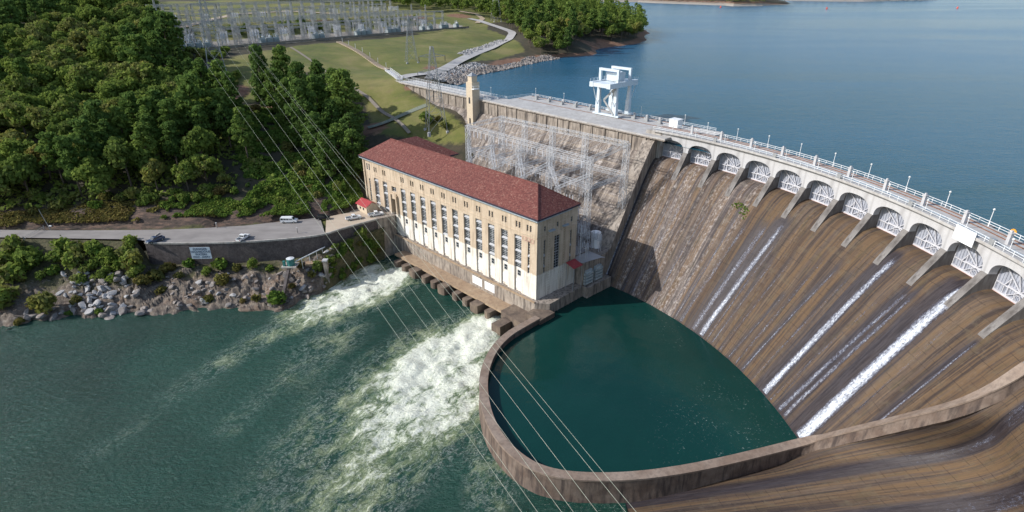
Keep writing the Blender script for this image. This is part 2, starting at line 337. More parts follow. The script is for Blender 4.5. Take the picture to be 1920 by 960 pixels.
def m_leaf(name, cols, trans=.25, hue=.5):
    t = NT(name); a = t.attr('tint').outputs['Fac']; oi = t.n('ShaderNodeObjectInfo').outputs['Random']
    c = t.ramp(t.math('ADD', t.math('MULTIPLY', a, 1 - hue), t.math('MULTIPLY', oi, hue)), [(i / (len(cols) - 1), q) for i, q in enumerate(cols)])
    d = t.n('ShaderNodeBsdfDiffuse'); t.l(c, d.inputs[0]); tr = t.n('ShaderNodeBsdfTranslucent'); t.l(c, tr.inputs[0])
    mx = t.n('ShaderNodeMixShader'); mx.inputs[0].default_value = trans; t.l(d.outputs[0], mx.inputs[1]); t.l(tr.outputs[0], mx.inputs[2])
    return t.done(mx.outputs[0])
M['leaf'] = m_leaf('broad_leaves', [(0.1048, 0.1339, 0.0449), (0.1232, 0.1689, 0.0449), (0.1479, 0.2096, 0.0465), (0.1848, 0.2446, 0.0562), (0.2219, 0.2912, 0.0599), (0.1972, 0.2038, 0.0749), (0.2464, 0.2563, 0.0599), (0.2588, 0.1689, 0.0674)], .36, .6)
M['leaf_pine'] = m_leaf('pine_needles', [(0.0863, 0.1398, 0.0434), (0.1048, 0.1689, 0.0479), (0.1294, 0.2038, 0.0509), (0.1664, 0.2387, 0.0584), (0.2034, 0.2679, 0.0615)], .36, .6)
M['leaf_vine'] = m_leaf('vine_leaves', [(0.05, 0.0938, 0.0225), (0.0813, 0.1438, 0.03), (0.1187, 0.1938, 0.0375), (0.1625, 0.2125, 0.0438), (0.15, 0.1562, 0.05)], hue=.35)
M['leaf_olive'] = m_leaf('olive_leaves', [(0.09, 0.102, 0.036), (0.138, 0.138, 0.042), (0.18, 0.156, 0.048), (0.132, 0.096, 0.042)], hue=.5)
M['bark'] = simple('bark', (.13, .10, .08), .9)
def m_foamfall():
    t = NT('falling_water_foam'); uv = t.coord('UV', (1, .45, 1)); k = t.attr('dens').outputs['Fac']
    n = t.noise(t.coord('UV', (1, .12, 1)), .9, 5, .7, .2); n2 = t.noise(uv, 2.4, 6, .8)
    s = t.math('ADD', k, t.math('ADD', t.math('MULTIPLY', t.math('SUBTRACT', n, .5), 1.2), t.math('MULTIPLY', t.math('SUBTRACT', n2, .5), 2.4)))
    al = t.ramp(s, [(.10, 0), (.45, .35), (.85, .65), (1.3, .95)])
    b = t.bsdf(t.mix(t.ramp(s, [(.35, 0), (1.15, 1)]), (.20, .22, .31), (.76, .80, .87)), .5)
    tr = t.n('ShaderNodeBsdfTransparent'); mx = t.n('ShaderNodeMixShader'); t.l(al, mx.inputs[0]); t.l(tr.outputs[0], mx.inputs[1]); t.l(b, mx.inputs[2])
    return t.done(mx.outputs[0])
M['fall'] = m_foamfall()
# ================================================================== frames
CX, CY = -44., 98.
def C3(th, r, z): return (CX + r * math.cos(th), CY + r * math.sin(th), z)          # spillway: angle, radius
PROF = [(151, -9), (146, -7.3), (143.2, -6.9), (141, -6.95), (138.7, -7.7), (136.3, -9.7), (132.5, -14.6), (124, -27.3), (115, -41.2), (111.4, -47), (107.5, -53.5)]
_pr = np.array(PROF[::-1])
def spz(r): return float(np.interp(r, _pr[:, 0], _pr[:, 1]))
TH0, DTH = R(44.5), R(4.47)
RF, RU, ZD = 140.3, 146.6, 2.8
D0 = V(1235, 257, 1.0); D1 = V(752, 153, 1.0); DL = (D1 - D0).to_2d().length
t2 = (D1 - D0).to_2d().normalized(); n2 = Vector((-t2.y, t2.x)); n2 = -n2 if n2.y > 0 else n2
def DP(l, o, z): return (D0.x + t2.x * l + n2.x * o, D0.y + t2.y * l + n2.y * o, z)   # left dam: along, out (downstream)
B = Vector((7.75, 159.93)); ts = Vector((-.70605, .70816)); no = Vector((-.70816, -.70605))
def P(s, o, z): return (B.x + ts.x * s + no.x * o, B.y + ts.y * s + no.y * o, z)      # powerhouse: along front, out, height
te = Vector((.7395, .6732)); ne = Vector((.6732, -.7395))
# ================================================================== ground
def YD(a, b, d):
    """substation yard: a metres along its front edge, d metres behind it"""
    p, q = Vector((-204.6, 360.4)), Vector((-43.6, 556.3)); t = (q - p).normalized(); return p + t * a + Vector((-t.y, t.x)) * d
ctl = [V(0, 437, -35.4), V(150, 440, -35.4), V(280, 440, -35.4), V(450, 430, -35.4), V(600, 418, -35.4), V(690, 405, -35.4), V(0, 445, -35.4), V(280, 452, -35.4), V(560, 440, -35.4),
  V(-200, 437, -35.4), V(-200, 400, -31), V(0, 405, -31.5), V(150, 388, -30), V(300, 382, -28.5), V(450, 375, -29), V(600, 368, -30), V(660, 372, -32),
  (-340, 250, -14), (-270, 250, -13), (-200, 250, -13), (-150, 250, -15), (-110, 252, -18), (-85, 243, -24), (-70, 245, -26), (-62, 232, -34), (-45, 258, -22), (-30, 266, -17),
  (-400, 330, 6), (-300, 320, 5), (-250, 320, 5), (-210, 310, 3), (-165, 296, -5), (-130, 290, -9), (-95, 285, -14), (-70, 275, -16),
  V(400, 155, 0), V(470, 200, -6), V(540, 130, 4), V(620, 160, -1), V(690, 130, 1.5), V(700, 220, -13), V(760, 235, -13.5), V(800, 235, -13),
  V(745, 152, 1), V(775, 182, -4.5), V(800, 200, -7.5), V(825, 218, -9), V(850, 236, -11.5), V(868, 256, -15), DP(92, 3, -16),
  *[(*YD(a, 0, d), z) for a in range(-10, 270, 28) for d, z in ((-1, 11.6), (6, 12), (18, 12), (30, 12.3), (42, 16), (54, 20), (75, 20.5), (100, 21), (125, 22))],
  V(700, 100, 7), V(800, 90, 7.5), V(860, 85, 5), V(945, 75, 5), V(820, 115, 3.5), V(770, 128, 2.2), V(900, 105, 3), V(960, 95, 3), V(880, 60, 11),
  V(840, 150, 0), V(900, 128, 0), V(1000, 107, 0), V(860, 155, -1.6), V(930, 132, -1.6), V(1000, 116, -1.6), V(1080, 106, -1.6), V(1150, 88, -1.6), V(1212, 76, -1.6),
  V(900, 165, -7), V(1000, 140, -8), V(1150, 110, -8), V(1260, 80, -8), V(1240, 60, -7), V(1215, 50, -5),
  V(1080, 85, 5), V(1140, 70, 4), V(1040, 65, 10), V(1190, 55, 2), V(950, 40, 14), V(1000, 40, 14), V(1100, 45, 10),
  (-200, 650, 27), (-60, 700, 24), (60, 800, 20), (-400, 600, 28), (-600, 500, 24), (-600, 300, 5), (-300, 450, 13), (-380, 430, 12), (-700, 900, 30), (0, 950, 25), (150, 900, 5)]
ctl = np.array([tuple(p) for p in ctl], float)
def _phi(r): return np.sqrt(r * r + 64.)
def _fit():
    X = ctl[:, :2]; n = len(X); K = _phi(np.linalg.norm(X[:, None] - X[None], axis=2)) + np.eye(n) * -.6
    Pm = np.c_[np.ones(n), X / 100]; A = np.block([[K, Pm], [Pm.T, np.zeros((3, 3))]])
    return np.linalg.solve(A, np.r_[ctl[:, 2], 0, 0, 0])
_w = _fit()
def TZ(x, y):
    X = np.stack([np.atleast_1d(np.asarray(x, float)), np.atleast_1d(np.asarray(y, float))], -1); out = np.empty(len(X))
    for i in range(0, len(X), 4000):
        q = X[i:i + 4000]; K = _phi(np.linalg.norm(q[:, None] - ctl[None, :, :2], axis=2))
        out[i:i + 4000] = K @ _w[:-3] + np.c_[np.ones(len(q)), q / 100] @ _w[-3:]
    return out
def G(u, v):
    """where the photo pixel meets the hillside"""
    a = np.array(V(u, v, 20.)); o = np.array([0, 0, HC]); d = (a - o) / np.linalg.norm(a - o)
    k = np.linspace(190, 1300, 1500); p = o + d * k[:, None]; z = TZ(p[:, 0], p[:, 1]); i = np.argmax(p[:, 2] < z)
    return Vector(p[i])
def inpoly(x, y, poly):
    x, y = np.asarray(x), np.asarray(y); c = np.zeros(x.shape, bool); j = len(poly) - 1
    for i in range(len(poly)):
        xi, yi = poly[i][0], poly[i][1]; xj, yj = poly[j][0], poly[j][1]
        with np.errstate(divide='ignore', invalid='ignore'): c ^= ((yi > y) != (yj > y)) & (x < (xj - xi) * (y - yi) / (yj - yi + 1e-12) + xi)
        j = i
    return c
def edge_dist(x, y, poly):
    """signed distance, positive inside"""
    d = np.full(x.shape, 1e9); n = len(poly)
    for i in range(n):
        ax, ay = poly[i][0], poly[i][1]; bx, by = poly[(i + 1) % n][0], poly[(i + 1) % n][1]; L = (bx - ax) ** 2 + (by - ay) ** 2 + 1e-9
        t = np.clip(((x - ax) * (bx - ax) + (y - ay) * (by - ay)) / L, 0, 1); d = np.minimum(d, np.hypot(x - ax - t * (bx - ax), y - ay - t * (by - ay)))
    return np.where(inpoly(x, y, poly), d, -d)
def vnoise(x, y, s, seed=0):
    """smooth value noise, -1..1"""
    x = np.asarray(x) / s + seed * 17.3; y = np.asarray(y) / s + seed * 5.7; i = np.floor(x).astype(int); j = np.floor(y).astype(int); fx = x - i; fy = y - j
    h = lambda a, b: (np.sin(a * 127.1 + b * 311.7 + seed * 74.7) * 43758.5453) % 1.0
    fx = fx * fx * (3 - 2 * fx); fy = fy * fy * (3 - 2 * fy)
    return ((h(i, j) * (1 - fx) + h(i + 1, j) * fx) * (1 - fy) + (h(i, j + 1) * (1 - fx) + h(i + 1, j + 1) * fx) * fy) * 2 - 1
WALL = [V(272, 456, ROAD), V(330, 457, ROAD), V(455, 455, ROAD), V(560, 447, ROAD), V(610, 440, ROAD), V(642, 429, ROAD), V(708, 411, ROAD), Vector((-46.9, 213.9, ROAD))]
ROADN = [(-900, 215), (-420, 205), (-260, 194)] + [(V(u, v, ROAD).x, V(u, v, ROAD).y) for u, v in ((0, 445), (130, 447), (262, 449))] + [(p.x, p.y) for p in WALL]
ROADF = [(-900, 224), (-420, 214), (-260, 203)] + [(V(u, v, ROAD).x, V(u, v, ROAD).y) for u, v in ((0, 431), (130, 432), (300, 431), (440, 425), (540, 414), (600, 408), (640, 402), (670, 396))]
def build_ground():
    xs = np.concatenate([np.arange(-900, -420, 16), np.arange(-420, 170, 4.)]); ys = np.concatenate([np.arange(192, 480, 4.), np.arange(480, 1000, 10)])
    X, Y = np.meshgrid(xs, ys); x, y = X.ravel(), Y.ravel(); z = TZ(x, y)
    z += vnoise(x, y, 22, 1) * .5 + vnoise(x, y, 9, 2) * .25
    rd = edge_dist(x, y, ROADN + ROADF[::-1]); z = np.where(rd > -3, np.minimum(z, -35.45), z)
    # cut bank beside the road: steep broken rock
    cb = np.exp(-((rd + 7) / 4.5) ** 2) * (y > 200) * (x < -75); z += cb * (vnoise(x, y, 7, 5) * 1.3 + vnoise(x, y, 3.5, 6) * .8)
    inner = [(q[0], q[1] + 5) for q in ROADN]
    cut = inner + [(-60, 222), P(97, -3, 0), P(97, -26, 0), P(76, -26, 0), DP(86, 8, 0), DP(97, -5, 0), DP(150, -6, 0), DP(158, -20, 0), (-20, 322), DP(60, -40, 0), DP(-10, -40, 0), (400, 160), (400, -200), (-900, -200)]
    dead = inpoly(x, y, cut).reshape(X.shape)
    lawn = [G(*q) for q in ((405, 118), (470, 100), (560, 86), (700, 74), (870, 54), (905, 52), (958, 72), (985, 95), (930, 112), (860, 118), (760, 146))] + [G(*q) for q in ((775, 178), (800, 190), (832, 208), (862, 226), (884, 258), (868, 268), (775, 258), (700, 252), (688, 200), (600, 130), (540, 150), (470, 195), (395, 185))]
    grass = edge_dist(x, y, lawn); upper = [G(*q) for q in ((322, 92), (600, 74), (870, 48), (960, 40), (960, 12), (300, 3), (285, 20), (330, 60))]
    g2 = edge_dist(x, y, upper); gm = np.clip(.5 + np.maximum(grass, g2) / 8, 0, 1)
    gm = np.where((y > 500) & (g2 < 0) & (x < -20) & (x > -330), .75, gm); gm = np.where((rd > -4.5) & (y < 240), .55, gm)
    dirt = np.zeros(len(x))
    for u, v, r, s in ((430, 175, 12, .9), (400, 165, 9, .7), (700, 240, 10, .75), (660, 255, 9, .8), (810, 128, 7, .8), (1140, 82, 14, .9), (1100, 80, 12, .7), (520, 200, 9, .7), (620, 68, 10, .6), (860, 30, 16, .8), (780, 32, 16, .7), (600, 38, 16, .6)):
        p = G(u, v); dirt = np.maximum(dirt, s * np.exp(-(((x - p.x) ** 2 + (y - p.y) ** 2) / r ** 2) ** 2))
    shore = np.exp(-((z + 1.0) / 1.6) ** 2) * (x > -60) * (y > 300); dirt = np.maximum(dirt, shore * .95)
    cut_ = np.clip(np.exp(-((rd + 5.5) / 5.0) ** 2) * 1.1, 0, 1) * (y > 195) * (x < -62)
    yard = [tuple(YD(a, 0, d)) for a, d in ((-6, -1), (262, -1), (262, 33), (-6, 33))]; gv = np.clip(.5 + edge_dist(x, y, yard) / 5, 0, 1)
    mb = MB(); n = len(xs); mb.v = [tuple(q) for q in np.c_[x, y, z]]; mb.uv = [(0, 0)] * len(x)
    mb.f = [(j * n + i, j * n + i + 1, (j + 1) * n + i + 1, (j + 1) * n + i) for j in range(len(ys) - 1) for i in range(n - 1) if not (dead[j, i] or dead[j, i + 1] or dead[j + 1, i] or dead[j + 1, i + 1])]
    mb.at = {'grass': gm, 'dirt': dirt, 'gravel': gv, 'cut': cut_}
    o = mb.build('hillside_ground', M['ground'], smooth=True, fix=False); return tag(o, kind='structure')
build_ground()
# road along the river, its far part asphalt, the square by the door tan paving
mb = MB(); n = 60
def resample(pts, n):
    pts = [Vector((p[0], p[1])) for p in pts]; L = [0]
    for a, b in zip(pts, pts[1:]): L.append(L[-1] + (b - a).length)
    out = []
    for i in range(n):
        s = L[-1] * i / (n - 1); k = max(j for j in range(len(L)) if L[j] <= s + 1e-9); k = min(k, len(pts) - 2)
        out.append(pts[k].lerp(pts[k + 1], (s - L[k]) / max(1e-9, L[k + 1] - L[k])))
    return out
near = ROADN[:-3]; far = ROADF[:-2]
mb.loft([[(p.x, p.y, -35.0) for p in resample(near, n)], [(p.x, p.y, -35.0) for p in resample(far, n)]])
tag(mb.build('road', M['road'], fix=False), kind='structure')
pav = [(p.x, p.y) for p in WALL[4:]] + [P(80, .3, 0)[:2], P(99, .3, 0)[:2], P(101, 3, 0)[:2], (V(655, 398, ROAD).x, V(655, 398, ROAD).y), (V(612, 407, ROAD).x, V(612, 407, ROAD).y)]
mb = MB(); mb.add([(a, b, -34.99) for a, b in pav], [tuple(range(len(pav)))])
tag(mb.build('paved_square', M['apron_pave'], fix=False), kind='structure')
def ribbon(name, mat, pts, w, dz=.12, n=40):
    q = resample(pts, n); rows = [[], [], []]
    for i, p in enumerate(q):
        d = (q[min(i + 1, n - 1)] - q[max(i - 1, 0)]).normalized(); s = Vector((-d.y, d.x)) * w / 2
        for r, e in zip(rows, (s, s * 0, -s)): r.append((p.x + e.x, p.y + e.y, 0))
    x = [a[0] for r in rows for a in r]; y = [a[1] for r in rows for a in r]; z = TZ(x, y) + dz; m = MB()
    m.loft([[(a[0], a[1], z[i * n + j] + .5) for j, a in enumerate(r)] for i, r in enumerate(rows)])
    return tag(m.build(name, mat, fix=False), kind='structure')
ribbon('gravel_road', M['gravel'], [G(*q) for q in ((752, 147), (800, 140), (850, 122), (900, 98), (948, 78), (962, 62), (900, 40), (880, 36))], 7)
ribbon('sandy_track', M['sand'], [G(*q) for q in ((330, 62), (370, 44), (440, 28), (540, 22), (640, 27))], 7)
ribbon('sandy_track', M['sand'], [G(*q) for q in ((895, 44), (905, 36), (893, 27), (860, 22))], 5)
ribbon('gravel_path', M['path_green'], [G(*q) for q in ((800, 199), (745, 222), (690, 242))], 3.4)
ribbon('drain_path', M['grate'], [G(*q) for q in ((545, 90), (590, 120), (640, 155), (690, 185), (735, 222), (768, 252))], 1.7)
# ================================================================== water
mb = MB(); lk = [DP(-20, -3, LAKE), DP(60, -3, LAKE), DP(153, -8, LAKE), (-62, 335, LAKE), (-60, 420, LAKE), (40, 640, LAKE), (-100, 1500, LAKE), (-100, 9000, LAKE), (9000, 9000, LAKE), (9000, -800, LAKE), (600, -800, LAKE)]
lk += [C3(R(a), 144.8, LAKE) for a in np.arange(-60, 46, 2)]
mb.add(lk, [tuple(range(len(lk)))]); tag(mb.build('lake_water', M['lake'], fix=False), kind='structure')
def grid_water(name, mat, x0, x1, y0, y1, st, z, blobs, wave, seed, test=None):
    xs = np.arange(x0, x1 + st, st); ys = np.arange(y0, y1 + st, st); X, Y = np.meshgrid(xs, ys); x, y = X.ravel(), Y.ravel(); k = np.zeros(len(x))
    for (ax, ay, ar, a_s), (bx, by, br, bs) in blobs:
        L = (bx - ax) ** 2 + (by - ay) ** 2 + 1e-9; t = np.clip(((x - ax) * (bx - ax) + (y - ay) * (by - ay)) / L, 0, 1)
        d = np.hypot(x - ax - t * (bx - ax), y - ay - t * (by - ay)) / (ar + (br - ar) * t)
        k = np.maximum(k, (a_s + (bs - a_s) * t) * np.exp(-d ** 2.4))
    zz = z + wave * k * (vnoise(x, y, 3.2, seed) * .6 + vnoise(x, y, 1.6, seed + 1) * .4 + vnoise(x, y, 7, seed + 2) * .5) + .05 * vnoise(x, y, 2.5, seed + 3)
    n = len(xs); mb = MB(); mb.v = [tuple(q) for q in np.c_[x, y, zz]]; mb.uv = [(0, 0)] * len(x)
    mb.f = [(j * n + i, j * n + i + 1, (j + 1) * n + i + 1, (j + 1) * n + i) for j in range(len(ys) - 1) for i in range(n - 1)]
    mb.at = {'foam': k}
    return tag(mb.build(name, mat, smooth=True, fix=False), kind='structure')
def bl(*pts):
    q = [(V(u, v, TAIL).x, V(u, v, TAIL).y, r, s) for u, v, r, s in pts]; return list(zip(q, q[1:]))
fo = bl((770, 505, 6, 1.), (725, 522, 10, 1.1), (665, 550, 11, 1.), (605, 580, 8.5, .8), (545, 608, 6, .5)) + bl((700, 506, 8, .8), (640, 556, 10, .8), (560, 588, 7, .6)) \
   + bl((935, 605, 7, 1.), (890, 630, 11, 1.1), (830, 670, 14, 1.), (775, 725, 15, .9), (740, 790, 15, .78), (700, 860, 13, .48), (650, 940, 12, .30)) + bl((890, 690, 7, .85), (850, 760, 9, .75), (790, 820, 9, .6)) + bl((930, 870, 2, .25), (985, 890, 2.2, .75), (1000, 905, 1.5, .3)) \
   + bl((530, 612, 5, .30), (430, 670, 6, .16), (330, 740, 7, .09)) + bl((700, 780, 18, .30), (600, 900, 20, .14)) + bl((640, 620, 9, .20), (560, 700, 12, .10)) + bl((500, 640, 3, .13), (400, 690, 4, .10), (300, 770, 3, .08), (180, 850, 5, .07)) + bl((620, 640, 5, .18), (520, 720, 4, .11), (430, 800, 6, .09)) + bl((860, 795, 4, .3), (900, 860, 4, .2), (920, 930, 6, .2))
grid_water('river_water', M['river'], -196, 24, 50, 215, .7, TAIL, fo, .95, 3)
mb = MB(); mb.loft([[(-1200, -300, TAIL - .06), (-195, -300, TAIL - .06), (60, -300, TAIL - .06)], [(-1200, 51, TAIL - .06), (-195, 51, TAIL - .06), (60, 51, TAIL - .06)]]); mb.quad((-1200, 51, TAIL - .06), (-195, 51, TAIL - .06), (-195, 190, TAIL - .06), (-1200, 190, TAIL - .06))
mb.at = {'foam': [0.] * len(mb.v)}
tag(mb.build('river_water', M['river'], fix=False), kind='structure')
pb = [(V(u, v, POOL).x, V(u, v, POOL).y, r, s) for u, v, r, s in ((1300, 780, 9, .9), (1380, 770, 12, .8), (1450, 820, 8, .7), (1300, 840, 9, .7), (1230, 600, 5, .6), (1265, 640, 4, .5))]
grid_water("pool_water", M["pool"], -14, 76, 84, 182, 1.0, POOL, list(zip(pb[:4], pb[1:4])) + [(pb[4], pb[5])], .0, 9)
# far shore of the lake
mb = MB(); rows = [[], [], [], []]
fs = [(1195, 4), (1230, 6), (1290, 8), (1360, 10.5), (1375, 12), (1430, 11.5), (1490, 8)]; fz = (-3, 0.5, 9, 14); fd = (0, 10, 60, 260)
for i, (u, v) in enumerate(fs):
    p = V(u, v, LAKE)
    for r, z, d in zip(rows, fz, fd): r.append((p.x + d * .35, p.y + d, z if i < len(fs) - 1 else min(z, -2)))
for r in rows: r.insert(0, (r[0][0] - 500, r[0][1] + 40, r[0][2]))
mb.loft(rows); n = len(rows[0]); mb.at = {'grass': [.1] * 4 * n, 'dirt': [1.] * (2 * n) + [.2] * (2 * n), 'gravel': [.75] * (2 * n) + [0.] * (2 * n)}
tag(mb.build('far_shore', M['ground'], fix=False), kind='structure')
mb = MB(); rows = [[], [], []]
for u, v in ((1470, 1.2), (1560, 2.6), (1620, 3.2), (1690, 1.5), (1760, .2)):
    p = V(u, v, LAKE)
    for r, z, d in zip(rows, (-3, 1.2, 14), (0, 14, 90)): r.append((p.x + d * .4, p.y + d, z))
mb.loft(rows); n = len(rows[0]); mb.at = {'grass': [.1] * 3 * n, 'dirt': [1.] * (2 * n) + [.2] * n, 'gravel': [.75] * 2 * n + [0.] * n}
tag(mb.build('far_shore', M['ground'], fix=False), kind='structure')
# ================================================================== the dam
dam = empty('dam', C3(TH0 / 2, RF, -6), label='curved concrete dam with an arcade of gated spillway bays and a tall stained face', cat='dam')
def place(o, parent): o.parent = parent; o.matrix_parent_inverse = parent.matrix_basis.inverted(); return o
def part(mb, name, mat, parent=dam, smooth=False, fix=True):
    o = mb.build(name, mat, smooth=smooth, fix=fix); return place(o, parent)
dam.matrix_basis = Matrix.Translation(dam.location)
def HIT(u, v):
    a = np.array(V(u, v, 0.)); o = np.array([0, 0, HC]); d = (a - o) / np.linalg.norm(a - o)
    p = o + d * np.linspace(95, 260, 6000)[:, None]; r = np.hypot(p[:, 0] - CX, p[:, 1] - CY); z = np.interp(r, _pr[:, 0], _pr[:, 1])
    i = int(np.argmax((p[:, 2] < z) & (r < 141))); return Vector(p[i])
# ---- weir wall: round the pool, then up the spillway face as a training wall
WT = -45.0
cw = [(1008, 594, WT), (985, 607, WT), (950, 627, WT), (922, 658, WT), (907, 698, WT), (906, 738, WT), (915, 780, WT), (935, 818, WT), (965, 851, WT), (1005, 877, WT), (1060, 891, WT), (1130, 894, WT), (1200, 891, WT), (1280, 880, WT), (1350, 866, WT), (1430, 847, WT)]
cwp = [V(*q) for q in cw]
for u, v in ((1512, 826), (1560, 813), (1600, 803), (1650, 791), (1700, 778), (1750, 766), (1800, 752), (1850, 731), (1890, 709), (1925, 686)):
    p = HIT(u, v); p.z = max(p.z + .9, WT); cwp.append(V(u, v, p.z))
def smooth_line(pts, n, it=2):
    for _ in range(it):
        q = [pts[0]]
        for a, b in zip(pts, pts[1:]): q += [a * .75 + b * .25, a * .25 + b * .75]
        pts = q + [pts[-1]]
    L = [0]
    for a, b in zip(pts, pts[1:]): L.append(L[-1] + (b - a).length)
    out = []
    for i in range(n):
        s = L[-1] * i / (n - 1); k = int(np.searchsorted(L, s, 'right')) - 1; k = min(max(k, 0), len(pts) - 2)
        out.append(pts[k].lerp(pts[k + 1], (s - L[k]) / max(1e-9, L[k + 1] - L[k])))
    return out
wl = smooth_line(cwp, 150); NWL = len(wl)
wn = []
for i in range(NWL):
    d = (wl[min(i + 1, NWL - 1)] - wl[max(i - 1, 0)]).to_2d().normalized(); wn.append(Vector((-d.y, d.x, 0)))     # left of travel = pool side
i0 = min(range(NWL), key=lambda i: (wl[i] - cwp[15]).length)                                                    # where the climb begins
def wdepth(i): return 8.5 if i <= i0 - 30 else (8.5 + (3.4 - 8.5) * min(1, (i - i0 + 30) / 40))
HW = 1.15
weir = empty('weir_wall', tuple(wl[60]), label='curved brown concrete wall round the green pool, running on up the spillway', cat='retaining wall'); weir.matrix_basis = Matrix.Translation(weir.location)
rows = [[], [], [], [], [], []]; cope = [[], [], [], []]
for i, (p, n) in enumerate(zip(wl, wn)):
    dp = wdepth(i); j = .06 * math.sin(i * 1.7)
    for r, (e, z) in zip(rows, ((HW - .1, -3.2), (HW - .1, -.45), (-HW + .1, -.45), (-HW - .05 + j * .5, -dp * .5), (-HW - .35 - j, -dp), (-HW + .6, -dp - 1.5))): r.append(tuple(p + n * e + Vector((0, 0, z))))
    for r, (e, z) in zip(cope, ((HW, -.46), (HW, 0), (-HW, 0), (-HW, -.46))): r.append(tuple(p + n * e + Vector((0, 0, z))))
m = MB(); m.loft(rows); part(m, 'wall_body', M['weir'], weir)
m = MB(); m.loft(cope); m.quad(*[c[0] for c in cope]); m.quad(*[c[-1] for c in cope]); part(m, 'coping', M['weir_top'], weir)
# pool surface: cut to the inside of the wall
po = bpy.data.objects['pool_water']; me = po.data
ppoly = [(p.x, p.y) for p in wl] + [C3(R(a), 118, 0)[:2] for a in np.arange(-2, 50, 3)] + [P(-4.9, -27, 0)[:2], P(-4.9, -1.6, 0)[:2], P(-6.2, .5, 0)[:2]]
import bmesh
bm = bmesh.new(); bm.from_mesh(me); c_ = np.array([f.calc_center_median()[:2] for f in bm.faces]); keep = edge_dist(c_[:, 0], c_[:, 1], ppoly) > -.25
bmesh.ops.delete(bm, geom=[f for f, k in zip(list(bm.faces), keep) if not k], context='FACES'); bm.to_mesh(me); bm.free()
# river surface: not under the dam or the pool
ro = bpy.data.objects['river_water']; me = ro.data
bm = bmesh.new(); bm.from_mesh(me); c_ = np.array([f.calc_center_median()[:2] for f in bm.faces]); kill = edge_dist(c_[:, 0], c_[:, 1], ppoly) > .5
bmesh.ops.delete(bm, geom=[f for f, k in zip(list(bm.faces), kill) if k], context='FACES'); bm.to_mesh(me); bm.free()
# ---- spillway face
RR = []
for (a, az), (b, bz) in zip(PROF[1:], PROF[2:]):
    n = max(2, int(abs(a - b) / 1.0))
    RR += [a + (b - a) * i / n for i in range(n)]
RR.append(PROF[-1][0]); TT = [R(47.3 - .3 * i) for i in range(int(55 / .3) + 1)]
arc = [0]
for a, b in zip(RR, RR[1:]): arc.append(arc[-1] + math.hypot(a - b, spz(a) - spz(b)))
outer = [(p.x - n.x * .4, p.y - n.y * .4) for p, n in list(zip(wl, wn))[i0 - 14:]] + [C3(R(-6.2), 141, 0)[:2], C3(R(-6.2), 150, 0)[:2], (130, 40), (60, 20), (20, 60)]
STREAMS = ((38.9, 40.3, 134, 1.6, 1.9, .18, .30), (34.6, 35.9, 133, 1.2, 1.7, .14, .26), (28.2, 29.4, 133, 1.8, 2.2, .20, .30), (22.9, 23.6, 132, .9, 1.2, .2, .3), (16.0, 17.0, 134, 1.3, 1.6, .14, .24), (12.0, 13.2, 133, 1.0, 1.3, .16, .26), (7.4, 8.9, 133, .9, 1.2, .12, .22), (.2, -.4, 134, 1.0, 1.2, .10, .16, 119), (47.0, 46.6, 143, 1.2, 1.6, .45, .75), (40.6, 42.3, 134, .5, 1.0, .15, .25), (37.0, 38.4, 134, .5, .8, .1, .25), (30.0, 30.6, 134, .9, .7, .25, .3), (31.3, 32.3, 128, .6, .6, .2, .15),
          (25.6, 26.6, 133.5, 2.6, 2.9, .30, .45), (23.6, 24.9, 135.5, 2.4, 3.0, .45, .75), (21.7, 22.4, 129, .6, .7, .25, .3), (13.9, 15.5, 133, .7, .9, .25, .45), (17.4, 18.6, 125, .3, .5, .2, .42), (19.6, 20.5, 131, .8, .9, .15, .25),
          (9.6, 10.4, 138.5, 2.4, 3.0, .60, .85), (8.3, 8.0, 120, .4, .4, .1, .2), (5.75, 6.9, 135.2, 1.6, 2.1, .35, .5), (4.95, 5.8, 135.5, 1.3, 1.9, .35, .5), (2.4, 1.9, 141, 3.8, 5.0, .85, 1.0), (-2.75, -3.05, 134.5, .7, .8, .40, .55, 120.5))
def wetness(th, r):
    """how wet the face is at this angle (radians) and radius: bands along every stream"""
    w = 0.
    for s in STREAMS:
        rb = s[7] if len(s) > 7 else 111.6; f = (r - s[2]) / (rb - s[2])
        if f < -.05: continue
        c = R(s[0] + (s[1] - s[0]) * min(1, max(0, f))); wd = .8 + (s[3] + (s[4] - s[3]) * f) * .75; g = math.exp(-(((th - c) * r - .35 * wd) / (wd * .95)) ** 2) * min(1, (f + .05) / .12) * min(1.05, .12 + 1.15 * s[6]); w = max(w, g)
    return w
m = MB(); nt_ = len(TT); aw = []; ad = []
for i, r in enumerate(RR):
    for t in TT: m.v.append(C3(t, r, spz(r))); m.uv.append(((t + .6) * 118, arc[i])); aw.append(wetness(t, r)); x_ = min(1, max(0, (math.degrees(t) - 24 + 5 * math.sin(t * 37)) / 14)); ad.append(x_ * x_ * (3 - 2 * x_))
vx = np.array(m.v); out = edge_dist(vx[:, 0], vx[:, 1], outer) > .2
for i in range(len(RR) - 1):
    for j in range(nt_ - 1):
        q = (i * nt_ + j, i * nt_ + j + 1, (i + 1) * nt_ + j + 1, (i + 1) * nt_ + j)
        if not any(out[k] for k in q): m.f.append(q)
m.at = {'wet': aw, 'dry': ad}; part(m, 'spillway_face', M['spillway'], smooth=True)
